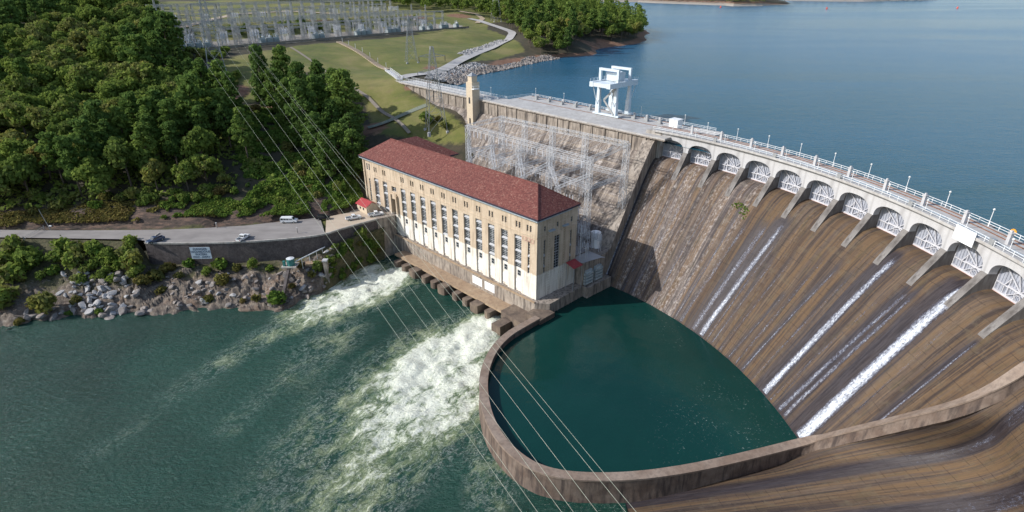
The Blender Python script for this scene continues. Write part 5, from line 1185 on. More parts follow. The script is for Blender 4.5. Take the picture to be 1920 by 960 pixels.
# ================================================================== elevator tower, crane, lamps, hut
l_el = (Vector(V(892, 184, 1.0)) - D0).to_2d().dot(t2); FT2 = Matrix(((t2.x, n2.x, 0, 0), (t2.y, n2.y, 0, 0), (0, 0, 1, 0), (0, 0, 0, 1))).to_3x3()
e = empty('elevator_tower', DP(l_el, 2.4, -12), math.atan2(n2.y, n2.x), 'slim tan stone tower with a little pyramid cap on the dam face', 'tower')
m = MB(); m.box(-2.3, 2.1, -2.2, 2.2, -2, 20.5); m.build('shaft', M['limestone'] if False else M['cream'], e); m = MB(); m.box(-1.5, 1.6, -1.5, 1.5, 20.5, 23.2); m.build('lantern', M['cream'], e); m = MB(); m.add([(-1.8, -1.8, 23.2), (1.9, -1.8, 23.2), (1.9, 1.8, 23.2), (-1.8, 1.8, 23.2), (0, 0, 24.8)], [(0, 1, 4), (1, 2, 4), (2, 3, 4), (3, 0, 4), (3, 2, 1, 0)]); m.build('cap', M['galv'], e)
for z in (1.5, 11.0): m = MB(); m.box(2.05, 2.16, -.55, .55, z, z + 2.8); m.build('slot_window', M['dark_metal'], e)
m = MB(); m.box(-.6, 2.4, 2.2, 3.9, 17.6, 18.0)
for x in (-.6, 2.4): m.bar((x, 3.9, 18), (x, 3.9, 19.2), .12)
m.bar((-.6, 3.9, 19.2), (2.4, 3.9, 19.2), .12); m.bar((2.4, 2.2, 19.2), (2.4, 3.9, 19.2), .12); m.build('balcony', M['white_paint'], e)
cb = [V(1120, 212, 1.0), V(1152, 222, 1.0), V(1177, 215, 1.0)]; cl = [((p - D0).to_2d().dot(t2), (p - D0).to_2d().dot(n2)) for p in cb]
lc = (cl[0][0] + cl[1][0]) / 2
e = empty('gantry_crane', DP(34.5, -17.65, 1.0), math.atan2(t2.y, t2.x), 'pale blue gantry crane straddling the dam crest', 'crane')
hy_ = 4.2; hx = 4.3           # local x along the dam (towards the left bank), local y downstream side is +y
sgn = 1 if Vector((-t2.y, t2.x)).dot(n2) > 0 else -1
for x in (-hx, hx):
    for y in (-hy_, hy_):
        m = MB(); w0, w1 = 1.05, .75
        m.loft([[(x + a * w, y + b * w * .8, z) for a, b in ((-1, -1), (1, -1), (1, 1), (-1, 1))] for z, w in ((.8, w0 * .9), (6.0, w0 * .85), (6.2, w1), (12, w1 * .75))], closed=True); m.build('leg', M['crane_paint'], e)
for y in (-hy_, hy_): m = MB(); m.box(-hx - 2.2, hx + 2.2, y - .6, y + .6, .25, .95); [m.box(x - .8, x + .8, y - .35, y + .35, .14, .7) for x in (-hx - 1, hx + 1, -hx + 1.2, hx - 1.2)]; m.build('bogie_beam', M['crane_paint'], e)
rl = MB()
for x in (-hx - .8, hx + .8):
    for q in range(9): yy = -hy_ - 4 + q * 2.15; rl.bar((x, yy, 13.5), (x, yy, 14.6), .09)
    rl.bar((x, -hy_ - 4, 14.6), (x, hy_ + 5, 14.6), .09); rl.bar((x, -hy_ - 4, 14.05), (x, hy_ + 5, 14.05), .07)
rl.build('guard_rail', M['crane_paint'], e)
for x in (-1.4, 1.4): cb_ = MB(); cb_.tube((x * .3, 0, 5), (x * .3, 0, 13), .06, n=5); cb_.build('hoist_cable', M['dark_metal'], e)
for x in (-hx, hx): m = MB(); m.box(x - .9, x + .9, -hy_ - 4.2, hy_ + 5.2, 11.6, 13.5); m.build('main_girder', M['crane_paint'], e)
m = MB(); m.box(-hx + .92, hx - .92, -hy_ - 4.1, -hy_ - 3.6, 11.8, 13.3); m.box(-hx + .92, hx - .92, hy_ + 4.6, hy_ + 5.1, 11.8, 13.3); m.box(-hx + .92, hx - .92, -hy_ - 3.5, hy_ + 4.5, 13.1, 13.3); m.build('platform', M['crane_paint'], e)
for y in (-hy_ + .4, hy_ - .4): m = MB(); m.box(-hx - .6, -hx + .4, y - .45, y + .45, 13.5, 17.4); m.box(hx - .4, hx + .6, y - .45, y + .45, 13.5, 17.4); m.box(-hx - .6, hx + .6, y - .5, y + .5, 17.4, 18.3); m.build('portal', M['crane_paint'], e)
m = MB(); m.box(-hx + 1.2, hx - 1.2, -2.4, 2.2, 13.5, 16.6); m.add([(-hx + 1, -2.7, 16.6), (hx - 1, -2.7, 16.6), (hx - 1, 2.5, 16.6), (-hx + 1, 2.5, 16.6), (-hx + 1, 0, 17.3), (hx - 1, 0, 17.3)], [(0, 1, 5, 4), (2, 3, 4, 5), (0, 4, 3), (1, 2, 5)]); m.build('hoist_house', M['crane_paint'], e)
m = MB(); m.tube((0, 0, 5.0), (0, 0, 11.6), .55, n=10); m.box(-.6, .6, -.4, .4, 3.6, 5.0); m.build('hoist_block', M['galv'], e)
m = MB(); [m.bar((x, s * (hy_ + 3.8), 11.7), (x, s * (hy_ + .9), 4.5), .22) for x in (-hx, hx) for s in (-1, 1)]; m.build('brace', M['crane_paint'], e)
m = MB(); m.bar((-hx, hy_ + .9, 1.2), (hx * .2, hy_ + .9, 6.4), .25, .8); m.bar((hx * .2, hy_ + .9, 6.4), (-hx, hy_ + .9, 11.4), .25, .8); m.build('ladder', M['galv'], e)
def lamp(loc, h, lab, grp):
    e = empty('lamp_post', loc, 0, lab, 'lamp post', grp); m = MB(); m.tube((0, 0, 0), (0, 0, h), .09, .06, n=6); m.build('pole', M['white_paint'], e)
    m = MB(); m.tube((0, 0, h), (0, 0, h + .16), .1, .26, n=8); m.tube((0, 0, h + .16), (0, 0, h + .44), .26, .12, n=8); m.build('lamp_head', M['lamp_clear'], e); return e
L0 = lamp(C3(R(40.9), 146.6, 2.8), 3.6, 'white lamp post on the lake side railing of the arched bridge', 'lamp posts on the lake side railing')
for k in range(1, 12): c = copy_tree(L0); c.location = C3(R(40.9) - k * DTH * .985, 146.6, 2.8)
L1 = lamp(C3(TH0, 139.5, 2.8), 2.1, 'short white lamp on the downstream side of the arched bridge', 'short lamps on the downstream railing')
for k in range(1, 12): c = copy_tree(L1); c.location = C3(TH0 - k * DTH + R(1.2), 141, 2.8)
for i, l in enumerate((4, 24, 46, 66, 84, 100, 114, 128, 142)): c = copy_tree(L0); c.location = DP(l, -22.4 if l < 88 else -8.4, 1.0); tag(c, 'white lamp post on the lake side of the straight dam crest', group='lamp posts of the straight crest')
hp = tuple(V(1266, 239, 1.0)); e = empty('crest_hut', hp, math.atan2(t2.y, t2.x), 'small white hut on the dam crest between crane and arches', 'hut'); m = MB(); m.box(-1.8, 1.8, -1.6, 1.6, 0, 3.0); m.build('wall', M['white_paint'], e); m = MB(); m.box(-2.0, 2.0, -1.8, 1.8, 3.0, 3.2); m.build('roof', M['white_paint'], e)
# gate hut with a red roof by the powerhouse door
hc = Vector((V(692, 400, ROAD).x - 1.2, V(692, 400, ROAD).y + 3.2)); e = empty('gate_hut', (hc.x, hc.y, ROAD), math.atan2(ts.y, ts.x) + math.pi, 'cream hut with a red metal roof beside the powerhouse door', 'hut')
m = MB(); m.box(-3.6, 3.6, -2.6, 2.6, 0, 3.2); m.add([(-3.6, -2.6, 3.2), (-3.6, 2.6, 3.2), (-3.6, 0, 4.6)], [(0, 1, 2)]); m.add([(3.6, -2.6, 3.2), (3.6, 2.6, 3.2), (3.6, 0, 4.6)], [(0, 1, 2)]); m.build('wall', M['cream'], e)
m = MB()
for s in (-1, 1): m.add([(-4.0, s * 3.1, 3.0), (4.0, s * 3.1, 3.0), (4.0, 0, 4.75), (-4.0, 0, 4.75), (-4.0, s * 3.1, 2.85), (4.0, s * 3.1, 2.85), (4.0, 0, 4.6), (-4.0, 0, 4.6)], [(0, 1, 2, 3), (7, 6, 5, 4), (0, 1, 5, 4), (1, 2, 6, 5), (0, 3, 7, 4)])
m.build('roof', M['red_metal'], e)
for x in (-1.2, 1.2):
    for s in (-1, 1): m = MB(); m.box(x - .5, x + .5, s * 2.6 - .03, s * 2.6 + .03, 1.2, 2.2); m.build('window', M['glass'], e)
m = MB(); m.box(-3.63, -3.57, -.5, .5, .05, 2.1); m.build('door', M['white_paint'], e)
# gear at the right end of the powerhouse
tk = V(1116, 462, -34.6); e = empty('storage_tank', tuple(tk), 0, 'white upright tank with a domed lid in the rack yard', 'tank'); m = MB(); m.tube((0, 0, 0), (0, 0, 5.6), 1.75, n=20); m.build('shell', M['sign_white'], e); m = MB(); m.tube((0, 0, 5.6), (0, 0, 6.2), 1.75, .4, n=20); m.build('lid', M['sign_white'], e); m = MB(); m.tube((0, 0, -.2), (0, 0, 0), 2.1, n=20); m.build('base_ring', M['concrete_pale'], e)
q = P(-3.2, -15, 0); e = empty('open_shed', (q[0], q[1], -43.1), math.atan2(te.y, te.x), 'little open shed with a dark red roof behind the powerhouse end', 'shed'); m = MB()
m.add([(-2.2, -1.8, 8.6), (2.2, -1.8, 8.6), (2.2, 1.8, 9.6), (-2.2, 1.8, 9.6), (-2.2, -1.8, 8.45), (2.2, -1.8, 8.45), (2.2, 1.8, 9.45), (-2.2, 1.8, 9.45)], [(0, 1, 2, 3), (7, 6, 5, 4), (0, 1, 5, 4), (1, 2, 6, 5), (2, 3, 7, 6), (3, 0, 4, 7)]); m.build('roof', M['red_metal'], e)
for i, (x, y) in enumerate(((-2, -1.6), (2, -1.6), (2, 1.6), (-2, 1.6))): m = MB(); m.bar((x, y, 0), (x, y, 8.5 + (y > 0)), .15); m.build('post', M['galv'], e)
for k, s in enumerate((20.6, 25.6)):
    q = PE(s, 3.6, 0); e = empty('radiator_bank', (q[0], q[1], -43.1), math.atan2(te.y, te.x), 'grey transformer with stacked radiators on the pool side ledge, ' + ('next to the powerhouse' if k == 0 else 'next to the spillway'), 'transformer', 'transformers on the pool side ledge')
    for j in range(4): m = MB(); m.box(-2.0, 2.0, -1.2, 1.2, .5 + j * 1.15, 1.3 + j * 1.15); m.build('radiator', M['transformer'], e)
    m = MB(); [m.bar((x, y, -.0), (x, y, 5.0), .2) for x in (-2, 2) for y in (-1.1, 1.1)]; m.build('frame', M['galv'], e); m = MB(); m.box(-1.6, 1.6, -.9, .9, 4.75, 5.6); m.build('tank', M['transformer'], e)
m = MB(); m.prism([(18.4, -1.5), (18.4, 6), (31, 6), (31, -1.5)], lambda s, o: PE(s, o, -52), lambda s, o: PE(s, o, -43.12)); tag(m.build('ledge_block', M['concrete_stain']), 'stained concrete ledge between powerhouse and spillway', 'ledge')
m = MB(); m.box(18.4, 33, -1.9, -1.51, -43.1, -34.4, PE); tag(m.build('yard_parapet', M['concrete_stain']), 'stained wall behind the grey radiators', 'wall')
# buoys far out
for u, v, lb in ((1550, 17, 'small red buoy far out on the lake, nearer the wooded shore'), (1795, 16, 'small red buoy far out on the lake, out on open water'), (1351, 14.5, 'dark small buoy off the far wooded shore')):
    p = V(u, v, LAKE); e = empty('buoy', tuple(p), 0, lb, 'buoy'); m = MB(); m.tube((0, 0, -1), (0, 0, 2), 1.6, 1.6, n=12); m.tube((0, 0, 2), (0, 0, 4), 1.6, .4, n=12); m.build('float', M['buoy'], e)
# ================================================================== vehicles
def wheels(e, xs, hw, r=.40):
    for x in xs:
        for s in (-1, 1):
            t = MB(); t.tube((x, s * (hw - .24), r), (x, s * hw, r), r, n=14); o = t.build('wheel', M['tyre'], e); k = MB(); k.tube((x, s * hw, r), (x, s * (hw + .015), r), r * .58, n=12); k.build('rim', M['rim'], o)
def lights(e, xf, xr, hw, zf, zr):
    for s in (-1, 1): a = MB(); a.box(xf - .04, xf + .02, s * (hw - .22) - .17, s * (hw - .22) + .17, zf - .1, zf + .1); a.build('headlight', M['lamp_clear'], e); b = MB(); b.box(xr - .02, xr + .03, s * (hw - .14) - .1, s * (hw - .14) + .1, zr - .17, zr + .17); b.build('taillight', M['lamp_red'], e)
def car_shell(prof, hw, tuck=.86, belt=1.05):
    """side outline swept across, drawn in above the belt line"""
    m = MB(); y = lambda z: hw * (1 if z <= belt else 1 - (1 - tuck) * min(1, (z - belt) / .7)); n = len(prof)
    m.add([(x, -y(z), z) for x, z in prof] + [(x, y(z), z) for x, z in prof], [tuple(range(n - 1, -1, -1)), tuple(range(n, 2 * n))] + [(i, (i + 1) % n, n + (i + 1) % n, n + i) for i in range(n)]); return m
def glass(e, side, wind, rear, hw, tuck=.86, belt=1.05):
    y = lambda z: hw * (1 - (1 - tuck) * min(1, max(0, z - belt) / .7)) + .012
    for q in side:
        for s in (-1, 1): m = MB(); m.add([(x, s * y(z), z) for x, z in q], [tuple(range(len(q)))]); m.build('side_window', M['glass'], e, fix=False)
    for nm, ((xa, za), (xb, zb)), o in (('windscreen', wind, .02), ('rear_window', rear, -.02)):
        m = MB(); m.add([(xa + o, -y(za) * .9, za), (xa + o, y(za) * .9, za), (xb + o, y(zb) * .88, zb), (xb + o, -y(zb) * .88, zb)], [(0, 1, 2, 3)]); m.build(nm, M['glass'], e, fix=False)
def pickup(paint, loc, rz, label):
    e = empty('pickup_truck', loc, rz, label, 'pickup truck', 'pickup trucks parked by the powerhouse'); hw = .98
    m = car_shell([(-2.85, .45), (-2.85, .72), (-.62, .74), (-.62, 1.12), (-.5, 1.84), (-.3, 1.9), (.62, 1.88), (1.32, 1.2), (2.62, 1.08), (2.85, .9), (2.85, .45)], hw); m.box(-2.85, -.62, -hw, -hw + .1, .72, 1.17); m.box(-2.85, -.62, hw - .1, hw, .72, 1.17); m.box(-2.9, -2.8, -hw + .1, hw - .1, .6, 1.15); m.build('body', paint, e)
    m = MB(); m.box(-2.78, -.64, -hw + .11, hw - .11, .725, .8); m.build('truck_bed', M['dark_metal'], e)
    glass(e, [[(-.42, 1.22), (.25, 1.22), (.25, 1.74), (-.33, 1.76)], [(.33, 1.22), (1.12, 1.22), (.62, 1.74), (.33, 1.74)]], ((1.28, 1.24), (.68, 1.82)), ((-.6, 1.25), (-.5, 1.78)), hw); wheels(e, (-1.85, 1.85), hw + .01); lights(e, 2.86, -2.9, hw, .82, .9)
    m = MB(); m.box(2.84, 2.95, -hw + .05, hw - .05, .42, .62); m.box(-2.98, -2.86, -hw + .05, hw - .05, .42, .6); m.build('bumper', M['rim'], e); e.scale = (1.06,) * 3; return e
def van(loc, rz):
    e = empty('passenger_van', loc, rz, 'white passenger van with a row of dark windows parked on the road edge', 'van'); hw = 1.0
    m = car_shell([(-2.9, .45), (-2.95, 1.2), (-2.85, 2.05), (-2.7, 2.15), (1.1, 2.13), (1.3, 2.05), (1.95, 1.3), (2.75, 1.12), (2.9, .9), (2.9, .45)], hw, .9, 1.2); m.build('body', M['car_white'], e)
    glass(e, [[(x, 1.3), (x + .85, 1.3), (x + .85, 1.92), (x, 1.92)] for x in (-2.7, -1.7, -.7)] + [[(.35, 1.3), (1.65, 1.3), (1.2, 1.9), (.35, 1.92)]], ((1.9, 1.36), (1.35, 2.0)), ((-2.93, 1.35), (-2.87, 1.95)), hw, .9, 1.2); wheels(e, (-1.8, 1.85), hw + .01); lights(e, 2.91, -2.97, hw, .85, 1.1); e.scale = (1.08,) * 3; return e
def suv(loc, rz):
    e = empty('estate_car', loc, rz, 'dark blue black car parked beside the bushes next to the tan paving', 'car'); hw = .95
    m = car_shell([(-2.35, .42), (-2.4, 1.05), (-2.2, 1.2), (-1.75, 1.68), (-1.4, 1.74), (.3, 1.7), (1.05, 1.12), (2.2, .98), (2.4, .8), (2.4, .42)], hw); m.build('body', M['car_black'], e)
    glass(e, [[(-1.85, 1.15), (-1.0, 1.15), (-1.0, 1.6), (-1.55, 1.6)], [(-.9, 1.15), (-.1, 1.15), (-.1, 1.6), (-.9, 1.62)], [(0, 1.15), (.85, 1.15), (.3, 1.58), (0, 1.58)]], ((1.0, 1.17), (.38, 1.64)), ((-2.18, 1.24), (-1.8, 1.62)), hw); wheels(e, (-1.4, 1.45), hw + .01, .36); lights(e, 2.41, -2.42, hw, .75, .95); e.scale = (1.1,) * 3; return e
def RD(u, v, dz=.02): p = V(u, v, ROAD + dz); return tuple(p)
pickup(M['car_blue'], RD(292, 453), R(238), 'blue pickup truck parked at the end of the stone wall')
pickup(M['car_white'], RD(456, 449), R(78), 'white pickup truck parked on the road against the stone wall coping')
pickup(M['car_white'], RD(663, 411), R(28), 'white pickup truck on the tan paving, farther from the powerhouse door')
pickup(M['car_white'], RD(705, 404.5), R(24), 'white pickup truck right beside the cream hut and powerhouse door')
van(RD(543, 417), R(3)); suv(RD(606, 411), R(6))
# bits on the road edge
for u, v, lb in ((558, 437, 'short grey post standing out on the asphalt'), (407, 427, 'short white post on the far edge of the road')):
    e = empty('bollard', RD(u, v), 0, lb, 'post'); m = MB(); m.tube((0, 0, 0), (0, 0, 1.9), .18, n=8); m.build('shaft', M['concrete'], e); m = MB(); m.tube((0, 0, 1.9), (0, 0, 2.15), .28, n=8); m.build('cap', M['concrete_pale'], e)
pq = V(95, 431, ROAD); e = empty('utility_pole', (pq.x, pq.y, ROAD), 0, 'thin leaning pale pole at the road edge under the trees', 'pole'); m = MB(); m.tube((0, 0, -.5), (-1.6, 0, 8.2), .13, .09, n=7); m.build('pole', M['galv'], e); m = MB(); m.tube((0, 0, 1.6), (.9, 0, 1.6), .25, n=8); m.build('meter_box', M['white_paint'], e)
pq = V(80, 440, ROAD); e = empty('road_gate', (pq.x, pq.y, ROAD), 0, 'thin metal gate open across the narrow road', 'gate'); m = MB(); [m.bar((-3.0, 5 - 10 * f, z), (-3.0 + 2.2 * 0, 5 - 10, z), .1) for f in (0,) for z in (.5, 1.1)]; m.build('rail', M['galv'], e); m = MB(); m.bar((-3, 5, 0), (-3, 5, 1.5), .2); m.bar((-3, -5, 0), (-3, -5, 1.5), .2); m.build('post', M['galv'], e)
# ================================================================== trees
def leaf_cloud(lobes, n, s0, s1, rng, up=.25, flat=1.0):
    L = np.array([l[:6] for l in lobes], float); tint = rng.uniform(0, 1, len(L)); wgt = (L[:, 3] * L[:, 5]); k = rng.choice(len(L), n, p=wgt / wgt.sum())
    d = rng.normal(size=(n, 3)); d[:, 2] = d[:, 2] * .9 + up; d /= np.linalg.norm(d, axis=1)[:, None]; rr = rng.uniform(.45, 1.0, n) ** .6 * (1 + .22 * np.maximum(0, rng.normal(size=n)))
    c = L[k, :3] + d * L[k, 3:6] * rr[:, None]
    nr = d * .9 + rng.normal(size=(n, 3)) * .65; nr /= np.linalg.norm(nr, axis=1)[:, None]; a = np.cross(nr, rng.normal(size=(n, 3))); a /= np.linalg.norm(a, axis=1)[:, None]; b = np.cross(nr, a)
    s = rng.uniform(s0, s1, n)[:, None] / 2; a = a * s * flat; b = b * s
    j = lambda: 1 + rng.uniform(-.35, .35, (n, 1))
    v = np.stack([c - a * j() - b * j(), c + a * j() - b * j(), c + a * j() + b * j(), c - a * j() + b * j()], 1).reshape(-1, 3)
    return v, np.clip(np.repeat(tint[k] * .65 + rng.uniform(0, .35, n), 4), 0, 1)
def cloud_mesh(name, v, t, mat):
    n = len(v) // 4; m = bpy.data.meshes.new(name); m.from_pydata(v.tolist(), [], np.arange(n * 4).reshape(-1, 4).tolist()); a = m.attributes.new('tint', 'FLOAT', 'POINT'); a.data.foreach_set('value', t.astype('f')); m.materials.append(M[mat]); return m
def broad(seed, h, r, n=2300, mat='leaf', s=(.55, 1.05), raw=False):
    g = np.random.default_rng(seed); lob = []; cz = h * .55; rz = h * .44
    for i in range(26):
        d = g.normal(size=3); d /= np.linalg.norm(d); d[2] = abs(d[2]) * 1.1 - .55; k = g.uniform(.30, .95); q = g.uniform(.16, .40) * r
        lob.append((d[0] * r * k, d[1] * r * k, cz + d[2] * rz * k * 1.15, q, q, q * g.uniform(.65, .9)))
    v, t = leaf_cloud(lob, n, *s, g)
    if raw: return v, t
    m = MB(); m.tube((0, 0, -1), (0, 0, h * .5), h * .022, h * .012, 7)
    for l in lob[:7]: m.tube((0, 0, h * g.uniform(.25, .45)), l[:3], h * .009, h * .003, 5)
    tr = m.mesh('trunk'); tr.materials.append(M['bark']); return cloud_mesh('crown', v, t, mat), tr
def pine(seed, h, r, n=1900, raw=False, bare=.36):
    g = np.random.default_rng(seed); lob = []; z = h * bare; lim = []
    while z < h * .93:
        f = (z - h * bare) / (h * (1 - bare)); rad = r * min(1, .62 + f * 1.4) * (1 - f ** 2.0) ** .75; nb = int(g.integers(4, 7)); a0 = g.uniform(0, 6.3)
        for i in range(nb):
            a = a0 + 6.283 * i / nb + g.uniform(-.5, .5); k = g.uniform(.35, .95) * rad; q = g.uniform(.24, .40) * r * (1 - .25 * f); lob.append((math.cos(a) * k, math.sin(a) * k, z + g.uniform(-.8, 1.0), q, q, q * .6)); lim.append((math.cos(a) * k, math.sin(a) * k, z))
        z += h * g.uniform(.055, .085)
    for i in range(3): lob.append((g.uniform(-.22, .22) * r, g.uniform(-.22, .22) * r, h * g.uniform(.91, .97), r * .30, r * .30, h * .05))
    v, t = leaf_cloud(lob, n, .45, .9, g, .3, 1.35)
    if raw: return v, t
    m = MB(); m.tube((0, 0, -1), (0, 0, h * .95), h * .016, h * .004, 7)
    for l in lim[::2]: m.tube((0, 0, l[2] - .6), l, h * .004, h * .0015, 4)
    tr = m.mesh('trunk'); tr.materials.append(M['bark']); return cloud_mesh('crown', v, t, 'leaf_pine'), tr
BR = [broad(100 + i, h, r) for i, (h, r) in enumerate(((17, 6.6), (19, 7.4), (15, 6.2), (20, 6.8), (16, 7.4), (18, 5.8)))]
PB = [pine(250 + i, h, r, 3600, bare=.14) for i, (h, r) in enumerate(((27, 7.2), (25, 6.6), (28, 7.6), (24, 7.0)))]
PN = [pine(200 + i, h, r) for i, (h, r) in enumerate(((24, 5.0), (22, 4.6), (26, 5.4), (23, 5.6), (20, 4.4)))]
tr_ = random.Random(11)
PCOL = ('tall dark green pine', 'tall pine'); 
def tree(kind, p, s, label, group):
    cr, tk = tr_.choice(BR if kind == 'b' else PB if kind == 'P' else PN); e = empty('broadleaf_tree' if kind == 'b' else 'pine_tree', tuple(p), tr_.uniform(0, 6.28), label, 'tree' if kind == 'b' else 'pine tree', group); e.scale = (s * tr_.uniform(.85, 1.2), s * tr_.uniform(.85, 1.2), s * tr_.uniform(.88, 1.15)); inst('crown', cr, e); inst('trunk', tk, e); return e
def project(p):
    q = Vector(p) - Vector((0, 0, HC)); dep = q.y * CT - q.z * ST; return (960 + F * q.x / dep, 480 - F * (q.y * ST + q.z * CT) / dep) if dep > 1 else (1e6, 1e6)
def scatter(poly, dmin, seed, n=6000, far=None):
    r = np.random.default_rng(seed); P_ = np.array([(p[0], p[1]) for p in poly]); lo, hi = P_.min(0), P_.max(0); c = r.uniform(lo, hi, (n, 2)); c = c[inpoly(c[:, 0], c[:, 1], poly)]; out = []
    for q in c:
        d = dmin * (1 + max(0, (q[1] - 300) / 500)) if far else dmin
        if all((q[0] - o[0]) ** 2 + (q[1] - o[1]) ** 2 > d * d for o in out): out.append((q[0], q[1]))
    return out
forest = [G(*q) for q in ((-60, 398), (60, 392), (180, 372), (300, 366), (430, 358), (500, 330), (470, 275), (440, 232), (405, 205), (372, 190), (360, 150), (345, 118), (318, 100), (300, 60), (278, 25), (262, 4))] + [Vector((-335, 640, 0)), Vector((-620, 700, 0)), Vector((-420, 360, 0)), Vector((-300, 240, 0))]
cor = [G(*q) for q in ((455, 215), (485, 215), (640, 365), (560, 365))]
pts = [q for q in scatter(forest, 7.4, 3, 14000, True) if edge_dist(np.array([q[0]]), np.array([q[1]]), [(c[0], c[1]) for c in cor])[0] < 2]
tz = TZ([q[0] for q in pts], [q[1] for q in pts]); cand = []
for (x, y), z in zip(pts, tz):
    u, v = project((x, y, z + 16)); u2, v2 = project((x, y, z))
    if -130 < u < 700 and v2 > -10 and v < 560: cand.append((x, y, z))
cand.sort(key=lambda p: p[1]); keepn = 430; farp = cand[keepn:]
for i, p in enumerate(cand[:keepn]):
    u, v = project(p); k = vnoise(p[0], p[1], 38, 31); kd = 'p' if k + tr_.uniform(-.45, .45) > .12 else 'b'
    if u > 420 and v > 330: s = .42; kd = 'b'
    else: s = tr_.uniform(.85, 1.25)
    tree(kd, (p[0], p[1], p[2] - .4), s, 'leafy tree in the dense mixed forest above the riverside road' if kd == 'b' else 'pine standing in the dense mixed forest above the riverside road', 'forest trees above the road')
def mass(name, pts, label, n=420, sc=1.0, seed=5):
    vs, ts2 = [], []; r = np.random.default_rng(seed)
    pro = [broad(300 + i, 18, 6.8, n, raw=True, s=(.9, 1.6)) for i in range(4)] + [pine(320 + i, 24, 5.2, n, raw=True) for i in range(3)]
    for p in pts:
        v, t = pro[r.integers(0, 7)]; a = r.uniform(0, 6.28); s = r.uniform(.8, 1.15) * sc; c, sn = math.cos(a), math.sin(a); q = np.c_[(v[:, 0] * c - v[:, 1] * sn), (v[:, 0] * sn + v[:, 1] * c), v[:, 2]] * s; vs.append(q + np.array(p)); ts2.append(np.clip(t * .5 + r.uniform(0, .6), 0, 1))
    o = inst(name, cloud_mesh(name, np.concatenate(vs), np.concatenate(ts2), 'leaf')); return tag(o, label, 'forest', kind='stuff')
if farp: mass('far_forest', [(x, y, z - .4) for x, y, z in farp], 'forest running on up the hill behind the substation', 520)
# pines between the forest and the powerhouse
pp_ = [(498, 196), (540, 192), (522, 214), (606, 216), (572, 226), (636, 236), (550, 246), (604, 250), (655, 262), (578, 272), (630, 278), (664, 300), (600, 300), (640, 316), (668, 330), (618, 334)]
for i, (u, v) in enumerate(pp_):
    p = G(u, v); tree('P', p - Vector((0, 0, .5)), tr_.uniform(.88, 1.08) if v < 290 else tr_.uniform(.75, .9), 'dark pine in the clump on the slope behind the powerhouse roof', 'pine clump behind the powerhouse')
# wooded point by the lake
pen = [G(*q) for q in ((972, 60), (985, 88), (1003, 103), (1040, 103), (1080, 100), (1078, 80), (1100, 68), (1150, 78), (1198, 72), (1208, 58))] + [Vector((150, 700, 0)), Vector((20, 760, 0)), Vector((-20, 600, 0))]
pts = scatter(pen, 8.2, 8, 4000); pts.sort(key=lambda p: p[1]); tz = TZ([q[0] for q in pts], [q[1] for q in pts]); far2 = []
for i, ((x, y), z) in enumerate(zip(pts, tz)):
    if i < 95 : tree('p' if tr_.random() < .4 else 'b', (x, y, max(z, LAKE + .2) - .3), tr_.uniform(.8, 1.1), 'tree in the wood on the point reaching into the lake', 'trees of the wooded point')
    else: far2.append((x, y, max(z, LAKE + .2) - .3))
back = scatter([(-20, 620), (60, 700), (150, 720), (150, 900), (-60, 900), (-320, 760), (-330, 720), (-60, 640)], 10, 12, 3000); bz_ = TZ([q[0] for q in back], [q[1] for q in back])
mass('far_forest', far2 + [(x, y, z) for (x, y), z in zip(back, bz_)], 'dark wood on the skyline behind the substation and the lake point', 420, seed=6)
fsh = []
r_ = np.random.default_rng(21); qs = [V(u, v, LAKE) for u, v in fs]
for i in range(420):
    k = r_.uniform(0, len(qs) - 1.01); a = qs[int(k)].lerp(qs[int(k) + 1], k % 1); d = r_.uniform(14, 210); fsh.append((a.x + d * .35, a.y + d, min(1.0 + d * .11, 13)))
qs = [V(u, v, LAKE) for u, v in ((1490, 1.2), (1560, 2.6), (1620, 3.2), (1690, 1.5), (1750, .4))]
for i in range(140): k = r_.uniform(0, len(qs) - 1.01); a = qs[int(k)].lerp(qs[int(k) + 1], k % 1); d = r_.uniform(16, 80); fsh.append((a.x + d * .4, a.y + d, 1 + d * .1))
mass('far_forest', fsh, 'woods on the far shore of the lake', 120, 1.0, 7)
# ---- undergrowth covering the forest floor and the green edge of the road cut
def floor_cover(name, poly, n, s0, s1, hgt, mat, label, seed):
    r = np.random.default_rng(seed); P_ = np.array([(p[0], p[1]) for p in poly]); lo, hi = P_.min(0), P_.max(0); c = r.uniform(lo, hi, (n * 3, 2)); c = c[inpoly(c[:, 0], c[:, 1], poly)][:n]
    k = vnoise(c[:, 0], c[:, 1], 6, 41) * .5 + vnoise(c[:, 0], c[:, 1], 2.5, 42) * .35 + .5; c = c[k > .30]; k = k[k > .30]; n = len(c); ctr = np.c_[c, TZ(c[:, 0], c[:, 1]) + r.uniform(0, 1, n) ** .6 * hgt * k]
    nr = r.normal(size=(n, 3)) * .6 + (0, -.2, .8); nr /= np.linalg.norm(nr, axis=1)[:, None]; a = np.cross(nr, r.normal(size=(n, 3))); a /= np.linalg.norm(a, axis=1)[:, None]; b = np.cross(nr, a); s = r.uniform(s0, s1, (n, 1)) / 2; a *= s; b *= s
    v = np.stack([ctr - a - b, ctr + a - b, ctr + a + b, ctr - a + b], 1).reshape(-1, 3); t = np.clip(np.repeat(k * .6 + r.uniform(-.1, .4, n), 4), 0, 1); tag(inst(name, cloud_mesh(name, v, t, mat)), label, 'undergrowth', kind='stuff')
nearf = [q for q in forest if q.y < 420] + [Vector((-330, 420, 0)), Vector((-330, 250, 0))]
nearf = [G(*q) for q in ((-60, 402), (60, 396), (180, 378), (300, 372), (430, 366), (520, 345), (470, 275), (440, 232), (405, 205), (372, 190), (360, 150), (345, 118))] + [Vector((-260, 420, 0)), Vector((-330, 420, 0)), Vector((-330, 240, 0))]
